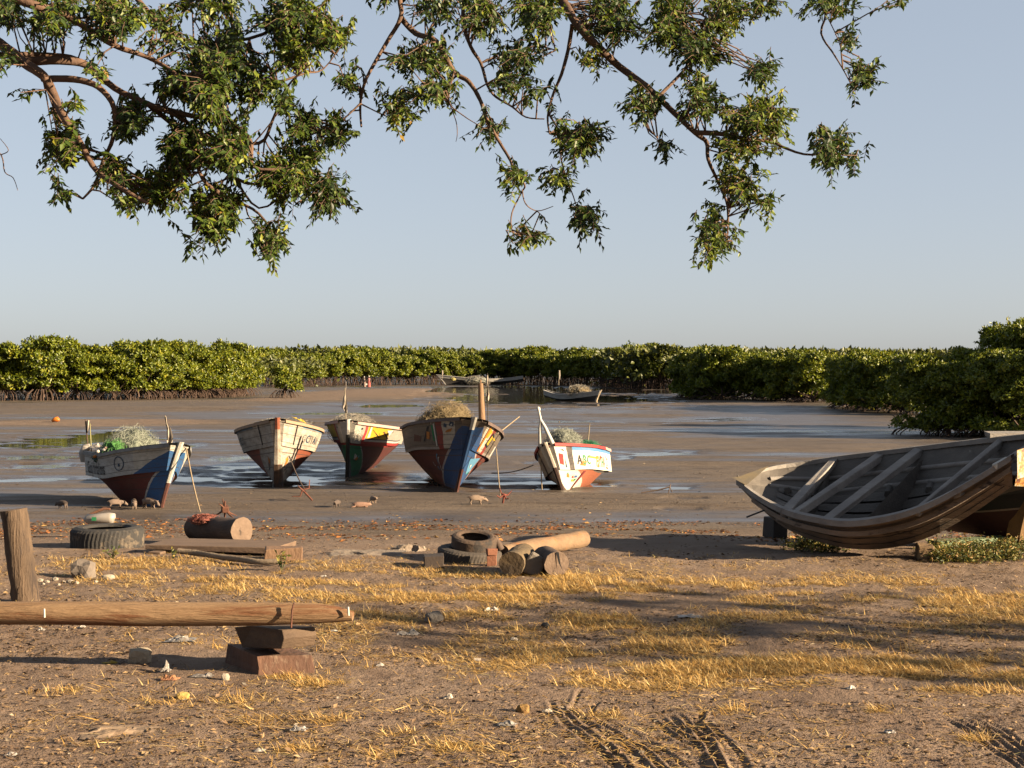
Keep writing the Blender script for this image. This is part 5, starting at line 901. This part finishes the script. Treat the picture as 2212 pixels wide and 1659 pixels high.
# stern clutter of the grey white boat: outboard cover
p = P(186, 978, 24.0); mb = MB(); mb.tube([p + Vector((-.05, 0, -.16)), p + Vector((-.05, 0, -.02)), p + Vector((-.0, 0, .10)), p + Vector((.06, 0, .13))], [.03, .055, .05, .02], 10, 0, True, 0, None, 1.5); single('white_float', mb, PLASTW, p, 'long white float standing at the stern of the grey white boat', 'float')
crumple('plastic_tarp', 203, 1061, .3, .25, .12, PLASTW, 'white orange cloth draped over the stern of the grey white boat', 'cloth', 40, 8); o = col.objects[-1]; o.location = P(212, 968, 24.0)
# orange float far left, small thing
l = gv(120, 914); mb = MB(); mb.tube([l + Vector((-.16, 0, .05)), l + Vector((-.06, 0, .11)), l + Vector((.08, 0, .13)), l + Vector((.16, 0, .09))], [.05, .10, .12, .05], 10); single('orange_float', mb, mat('orange_plastic', (.80, .26, .02), (.60, .14, .02), 5, .5, 0), l, 'orange buoy float on the far left mud bank', 'float')
# yellow rag on boat two
crumple('yellow_cloth', 665, 1040, .30, .5, .06, mat('yellow_cloth_m', (.72, .50, .03), (.55, .34, .03), 6, .8, .2), 'yellow cloth on the right rim of the worn white boat', 'cloth', 41, 8); o = col.objects[-1]; o.location = P(645, 908, 27.2); o.rotation_euler = (R(-6), R(24), 0)

# ------------------------------------------------------------------ pigs and people: one continuous skinned body each
def skin(name, V, E, rad, mats, parent=None, loc=None, sub=1):
    me = bpy.data.meshes.new('sk'); me.from_pydata(V, E, []); o = bpy.data.objects.new('sk', me); col.objects.link(o); m = o.modifiers.new('s', 'SKIN'); 
    if not me.skin_vertices: me.skin_vertices.new()
    for i, r in enumerate(rad):
        d = me.skin_vertices[0].data[i]; d.radius = (r, r) if not hasattr(r, '__len__') else r; d.use_root = (i == 0)
    if sub: q = o.modifiers.new('u', 'SUBSURF'); q.levels = sub; q.render_levels = sub
    dg = bpy.context.evaluated_depsgraph_get(); nm = bpy.data.meshes.new_from_object(o.evaluated_get(dg)); bpy.data.objects.remove(o); bpy.data.meshes.remove(me); nm.name = name; nm.materials.clear()
    for p in nm.polygons: p.use_smooth = True
    return link(name, nm, mats, parent, loc)
def pigmat(name, c1, c2, patch, pl):
    return mat(name, c1, c2, 8, .8, .2, 60, c3=patch, spot=pl, sscale=5)
def pig(px, py, L, yaw, label, m, head='down', lie=False):
    L = L * .64; s = L; h = .40 * s if not lie else .16 * s; hd = -.16 if head == 'down' else .02
    V = [(0, 0, h + .02 * s), (-.30 * s, 0, h + .02 * s), (.26 * s, 0, h + .01 * s), (.42 * s, 0, h + (.02 + hd * .35) * s), (.56 * s, 0, h + (.0 + hd * .9) * s), (.70 * s, 0, h + (-.04 + hd * 1.15) * s)]; E = [(0, 1), (0, 2), (2, 3), (3, 4), (4, 5)]; rad = [.165 * s, .14 * s, .145 * s, .115 * s, .10 * s, .045 * s]
    for sx, x in ((1, .24), (1, -.30)):
        for sy in (1, -1):
            b = len(V); top = 2 if x > 0 else 1; fw = .05 if x > 0 else -.06
            if lie: V += [(x * s, sy * .10 * s, .06 * s), ((x + fw * 2.6) * s, sy * .15 * s, .035 * s), ((x + fw * 4.2) * s, sy * .14 * s, .03 * s)]
            else: V += [(x * s, sy * .085 * s, h * .62), ((x + fw * (1 if x < 0 else -.4)) * s, sy * .085 * s, h * .34), ((x + fw * .2) * s + random.uniform(-.05, .05) * s, sy * .085 * s, .0)]
            E += [(top, b), (b, b + 1), (b + 1, b + 2)]; rad += [.062 * s, .040 * s, .030 * s]
    b = len(V); V += [(-.46 * s, 0, h + .06 * s), (-.52 * s, .01 * s, h - .01 * s)]; E += [(1, b), (b, b + 1)]; rad += [.03 * s, .012 * s]
    for sy in (1, -1):
        b = len(V); V += [(.47 * s, sy * .075 * s, h + (.11 + hd * .6) * s), (.53 * s, sy * .115 * s, h + (.13 + hd * .7) * s)]; E += [(4, b), (b, b + 1)]; rad += [(.04 * s, .015 * s), (.012 * s, .006 * s)]
    l = gv(px, py); o = skin('pig', V, E, rad, m, None, l); o.rotation_euler.z = R(yaw); tag(o, label, 'pig'); return o
PM1 = pigmat('pale_pig', (0.341, 0.248, 0.182), (0.275, 0.182, 0.127), (.05, .04, .035), .56); PM2 = pigmat('pink_pig', (0.384, 0.228, 0.162), (0.312, 0.174, 0.120), (.45, .28, .2), .7); PM3 = pigmat('dark_pig', (.14, .10, .08), (.08, .06, .05), (.50, .32, .22), .56); PM4 = pigmat('spotted_pig', (0.276, 0.198, 0.150), (0.204, 0.144, 0.108), (.06, .05, .045), .54)
pig(1029, 1096, .42, 8, 'pale spotted pig rooting in front of the largest fishing boat', PM1); pig(806, 1091, .33, -60, 'small cream piglet standing on the mud in the middle', PM1, 'up'); pig(727, 1099, .34, 75, 'dark piglet with pink hindquarters seen from behind', PM3); pig(778, 1099, .40, 5, 'pink pig lying on the mud between two standing piglets', PM2, 'up', True)
pig(322, 1103, .46, -28, 'grey pink pig nearest the keel of the grey white boat', PM4); pig(289, 1104, .42, -72, 'pig facing the viewer under the middle of the grey white boat', PM4); pig(250, 1101, .40, 20, 'pig in shade under the stern of the grey white boat', PM4); pig(134, 1101, .36, 150, 'black and white piglet in the shadow left of the grey white boat', PM3)
def person(px, py, D, hgt, label, cloth, top, skinc, yaw=0):
    z0 = gz((px - 1106) / F * D, D); l = Vector(((px - 1106) / F * D, D, z0)); r = empty('person', l, (0, 0, R(yaw))); r.scale = (hgt / 1.7,) * 3; tag(r, label, 'person')
    V = [(0, 0, .95), (0, .0, 1.15), (0, 0, 1.36), (0, -.01, 1.47), (0, -.02, 1.56), (0, -.02, 1.66)]; E = [(0, 1), (1, 2), (2, 3), (3, 4), (4, 5)]; rad = [.14, .13, .13, .055, .095, .085]
    for s in (1, -1):
        b = len(V); V += [(s * .10, 0, .85), (s * .10, -.03, .48), (s * .11, .02, .08), (s * .11, -.11, .035)]; E += [(0, b), (b, b + 1), (b + 1, b + 2), (b + 2, b + 3)]; rad += [.085, .06, .042, .035]
        b = len(V); V += [(s * .19, 0, 1.36), (s * .25, -.03, 1.10), (s * .22, -.16 if s > 0 else -.02, .90), (s * .20, -.22 if s > 0 else -.03, .83)]; E += [(2, b), (b, b + 1), (b + 1, b + 2), (b + 2, b + 3)]; rad += [.055, .042, .032, .03]
    skin('body', V, E, rad, skinc, r); mb = MB(); rows = [[Vector((math.cos(a) * w_, math.sin(a) * w_ * .75, z)) for a in [i * .5236 for i in range(13)]] for z, w_ in ((1.02, .165), (.85, .20), (.5, .23), (.12, .26))]; mb.grid(rows); mb.build('wrap_skirt', cloth, r); mb = MB(); rows = [[Vector((math.cos(a) * w_, math.sin(a) * w_ * .72, z)) for a in [i * .5236 for i in range(13)]] for z, w_ in ((1.45, .09), (1.38, .19), (1.15, .165), (.98, .175))]; mb.grid(rows); mb.build('blouse', top, r)
    mb = MB(); mb.tube([(0, -.02, 1.60), (0, -.015, 1.68), (0, -.01, 1.75), (0, 0, 1.80)], [.10, .115, .09, .03], 10); mb.build('head_wrap', mat('headcloth', (.62, .58, .52)), r); return r
SK = mat('dark_skin', (.075, .042, .028), (.055, .03, .02), 8, .6, 0)
person(797, 839, 195, 1.62, 'person in red wrap and white headscarf on the far sandbank', mat('red_wrap', (.58, .15, .13), (.46, .10, .09)), mat('red_blouse', (.55, .22, .20)), SK, 10); person(787, 838, 197, 1.5, 'person in pale clothing carrying something white on the far sandbank', mat('pale_wrap', (.40, .28, .23), (.30, .2, .16)), mat('pale_blouse', (.52, .40, .34)), SK, -30)
l = P(791, 830, 196.3); mb = MB(); mb.box(l, (.30, .2, .22), None, jit=.03); single('white_bundle', mb, WHP, l, 'small white bundle carried between the two far people', 'bundle', bevel=.04)
mb = MB(); l = gv(747, 843); mb.tube([l, l + Vector((.03, 0, 1.0))], .05, 6); single('stake', mb, mat('stake_wood', (.34, .29, .25)), l, 'thin grey stake standing on the far sandbank', 'stake')

# ------------------------------------------------------------------ grass, litter, greenery
STRAW = leafmat('straw', [(0, (.34, .17, .05)), (.3, (.74, .43, .11)), (.75, (1.08, .70, .25)), (.97, (1.4, 1.05, .5)), (1, (.36, .36, .08))], .2, .7, .2)
def grass_field(name, ells, total, lab, m, blade=(.03, .085), per=10, flat_=.13, wid=(.003, .006)):
    ar = np.array([rx * ry * d for _, _, rx, ry, d in ells]); ar = ar / ar.sum(); B = []; Dd = []
    for (cx, cy, rx, ry, d), f in zip(ells, ar):
        n = int(total * f); a = rng.random(n) * 6.283; q = np.sqrt(rng.random(n)) * (1 + .15 * rng.normal(size=n)); px = cx + rx * q * np.cos(a); py = np.clip(cy + ry * q * np.sin(a), 1150, 1720)
        Y = np.interp(-py, -_tp, _ty); X = (px - 1106) / F * Y; keep = fbm(X / .55 + 3, Y / .42, 3) + .5 * fbm(X / .16, Y / .13 + 4, 2) > -.05 + .3 * (rng.random(n) - .5); X, Y = X[keep], Y[keep]; B.append(np.stack([X, Y], 1))
    B = np.concatenate(B); n = len(B); Z = terrain(B[:, 0], B[:, 1]); base = np.repeat(np.column_stack([B, Z]), per, 0); n = len(base); base[:, :2] += rng.normal(size=(n, 2)) * .018; base[:, 2] -= .002
    az = rng.random(n) * 6.283; el = np.clip(np.abs(rng.normal(flat_, .38 if flat_ > .1 else .12, n)), .02, 1.45); d = np.stack([np.cos(az) * np.cos(el), np.sin(az) * np.cos(el), np.sin(el)], 1); bend = np.stack([np.cos(az), np.sin(az), -0.9 * np.ones(n)], 1) * (.35 * rng.random(n))[:, None]
    V, Q, A = ribbons(base, d, bend, rng.uniform(*blade, n), rng.uniform(*wid, n)); o = link(name, npmesh(name, V, Q, {'rnd': A}), m); tag(o, lab, 'grass', kind='stuff'); print(name, n)
grass_field('dry_grass', [(420, 1232, 380, 32, .9), (800, 1262, 440, 36, 1.2), (250, 1215, 210, 14, 1.1), (1130, 1262, 320, 26, 1.3), (1150, 1320, 420, 40, 1.1), (1450, 1275, 420, 26, 1.0), (1850, 1282, 420, 36, 1.2), (1700, 1335, 520, 32, .55), (2150, 1310, 160, 40, 1.1), (1500, 1425, 420, 34, 1.15), (1900, 1440, 400, 38, 1.2), (2150, 1470, 150, 36, .9), (1330, 1400, 200, 34, .6), (1440, 1470, 260, 20, .5), (900, 1300, 260, 22, .5), (650, 1300, 120, 10, .3), (1150, 1330, 1150, 130, .16)], 30000, 'short dry golden grass lying in patches over the sand', STRAW)
grass_field('loose_straw', [(1100, 1250, 1050, 44, 1), (1300, 1330, 950, 60, .8), (1650, 1440, 620, 50, 1), (600, 1380, 600, 60, .25), (1100, 1560, 1100, 110, .12)], 34000, 'loose golden straw lying flat on the sand', STRAW, (.04, .12), 4, .06, (.004, .008))
grass_field('dry_grass_tufts', [(700, 1478, 70, 10, 2), (620, 1462, 60, 6, 2), (1912, 1546, 36, 9, 3), (2120, 1602, 36, 7, 3), (2160, 1575, 40, 7, 2.4), (2010, 1490, 120, 12, 1.4), (1300, 1545, 38, 8, 2.2), (1590, 1540, 40, 9, 1.6), (690, 1565, 60, 9, 1), (640, 1625, 50, 9, 1), (990, 1620, 60, 8, 2), (930, 1612, 50, 6, 1.5), (860, 1590, 50, 8, 1), (120, 1500, 90, 8, .7), (400, 1520, 160, 12, .6), (1700, 1470, 90, 10, 1), (560, 1560, 90, 8, .8), (840, 1640, 40, 8, 1.4)], 620, 'loose golden grass tufts scattered on bare sand', STRAW, (.03, .08), 16, .2, (.0025, .005))
def litter_field(name, n, ybox, m, lab, L=(.012, .04), lift=.35, dens=None, band=False):
    px = rng.uniform(-120, 2330, n); py = rng.uniform(*ybox, n)
    if band: py = ybox[0] + (ybox[1] - ybox[0]) * np.clip(rng.normal(.5, .2, n) + .25 * fbm(px / 240, px * 0 + 2, 3), 0, 1)
    Y = np.interp(-py, -_tp, _ty); X = (px - 1106) / F * Y; k = fbm(X / .8, Y / .6 + 7, 3) > (dens if dens is not None else -.3); X, Y = X[k], Y[k]; n = len(X); Z = terrain(X, Y); az = rng.random(n) * 6.283; el = rng.uniform(-.05, lift, n)
    d = np.stack([np.cos(az) * np.cos(el), np.sin(az) * np.cos(el), np.sin(el)], 1); nr = np.stack([rng.normal(0, .45, n), rng.normal(0, .45, n), np.ones(n)], 1); Lr = rng.uniform(*L, n) * (.6 + .5 * rng.random(n)); V, Q, A = leaves(np.stack([X, Y, Z + .004], 1), d, nr, Lr, Lr * rng.uniform(.2, .6, n), .22); tag(link(name, npmesh(name, V, Q, {'rnd': A}), m), lab, 'litter', kind='stuff')
LIT = leafmat('dead_leaf', [(0, (.09, .055, .035)), (.35, (.24, .15, .09)), (.7, (.44, .285, .15)), (.95, (.44, .30, .15)), (1, (.5, .43, .33))], .1, .8, .2)
litter_field('leaf_litter', 17000, (1300, 1740), LIT, 'small dead leaves and straw bits scattered over the sand', (.012, .042), .55, -.4)
litter_field('twig_litter', 9000, (1190, 1420), LIT, 'bits of dead leaf and straw between the grass patches', (.02, .05), .4, -.25)
WR = leafmat('orange_leaf', [(0, (.12, .05, .03)), (.4, (.30, .11, .04)), (.8, (.46, .19, .05)), (1, (.62, .42, .16))], .1, .8, .2)
litter_field('tideline_leaves', 9000, (1122, 1172), WR, 'orange brown dead leaves washed up along the tide line', (.03, .085), .35, -.05, True)
litter_field('shore_debris', 2600, (1085, 1215), LIT, 'dark bits of debris along the upper shore', (.02, .07), .3, 0.0)
litter_field('mud_debris', 700, (985, 1100), leafmat('mud_bit', [(0, (.06, .045, .035)), (.7, (.14, .10, .07)), (1, (.45, .36, .25))], .05, .8, .2), 'scattered dark bits on the mud in front of the boats', (.03, .09), .2, .05)
GRN = leafmat('beach_weed', [(0, (.05, .075, .016)), (.45, (.13, .155, .025)), (.75, (.36, .30, .06)), (1, (.55, .30, .10))], .25, .6)
def weeds(name, spots, lab, per=34, L=(.018, .044), h=.10):
    B = []
    for cx, cy, rx, ry, n in spots:
        a = rng.random(n) * 6.283; q = np.sqrt(rng.random(n)); px = cx + rx * q * np.cos(a); py = cy + ry * q * np.sin(a); Y = np.interp(-py, -_tp, _ty); B.append(np.stack([(px - 1106) / F * Y, Y], 1))
    B = np.concatenate(B); Z = terrain(B[:, 0], B[:, 1]); base = np.repeat(np.column_stack([B, Z]), per, 0); n = len(base); base += np.abs(rng.normal(size=(n, 3))) * [0, 0, h * .5] + rng.normal(size=(n, 3)) * [.04, .04, 0]; d = rdir(n); d[:, 2] = np.abs(d[:, 2]) * .7; Lr = rng.uniform(*L, n); V, Q, A = leaves(base, d, rdir(n) + [0, 0, 1], Lr, Lr * .45); tag(link(name, npmesh(name, V, Q, {'rnd': A}), GRN), lab, 'plants', kind='stuff')
weeds('creeping_weeds', [(2120, 1200, 120, 24, 130), (2200, 1190, 50, 26, 60), (2050, 1205, 60, 16, 40)], 'low green and russet creeping weeds beside the boats at the right')
weeds('shade_weeds', [(1775, 1180, 80, 14, 80)], 'dark green weeds in the shade under the grey boat', 26, (.025, .05), .09)
def plant(px, py, n, L, h, label):
    l = gv(px, py); r = empty('green_plant', l); tag(r, label, 'plant'); mb = MB(); PO = []; DI = []
    for i in range(5):
        t = Vector((random.uniform(-.07, .07), random.uniform(-.05, .05), h * random.uniform(.6, 1))); mb.tube([(0, 0, 0), t * .5, t], [.004, .003, .002], 4, cap=False)
        for k in range(n // 5): PO.append(tuple(t * random.uniform(.3, 1))); DI.append((random.gauss(0, 1), random.gauss(0, 1), random.uniform(-.2, 1)))
    mb.build('stem', GRN, r); Lr = rng.uniform(L * .6, L * 1.2, len(PO)); V, Q, A = leaves(np.array(PO), np.array(DI), rdir(len(PO)) + [0, 0, 1], Lr, Lr * .45, rnd=rng.uniform(.2, .85, len(PO))); link('foliage', npmesh('foliage', V, Q, {'rnd': A}), GRN, r)
plant(608, 1233, 40, .05, .16, 'small green weed growing beside the tan block and driftwood'); plant(243, 1205, 24, .05, .13, 'little green weed against the flat tyre'); plant(372, 1208, 14, .04, .10, 'tiny yellow green weed right of the flat tyre')
net(440, 1122, 14.98, .15, .12, .045, mat('red_netting', (.36, .10, .07), (.22, .07, .055), 14, .9, .6), mat('red_strand', (.42, .14, .10), None), 'red netting scrap lying on the roller log', 21, 260, .8, name='red_netting', w=.006)
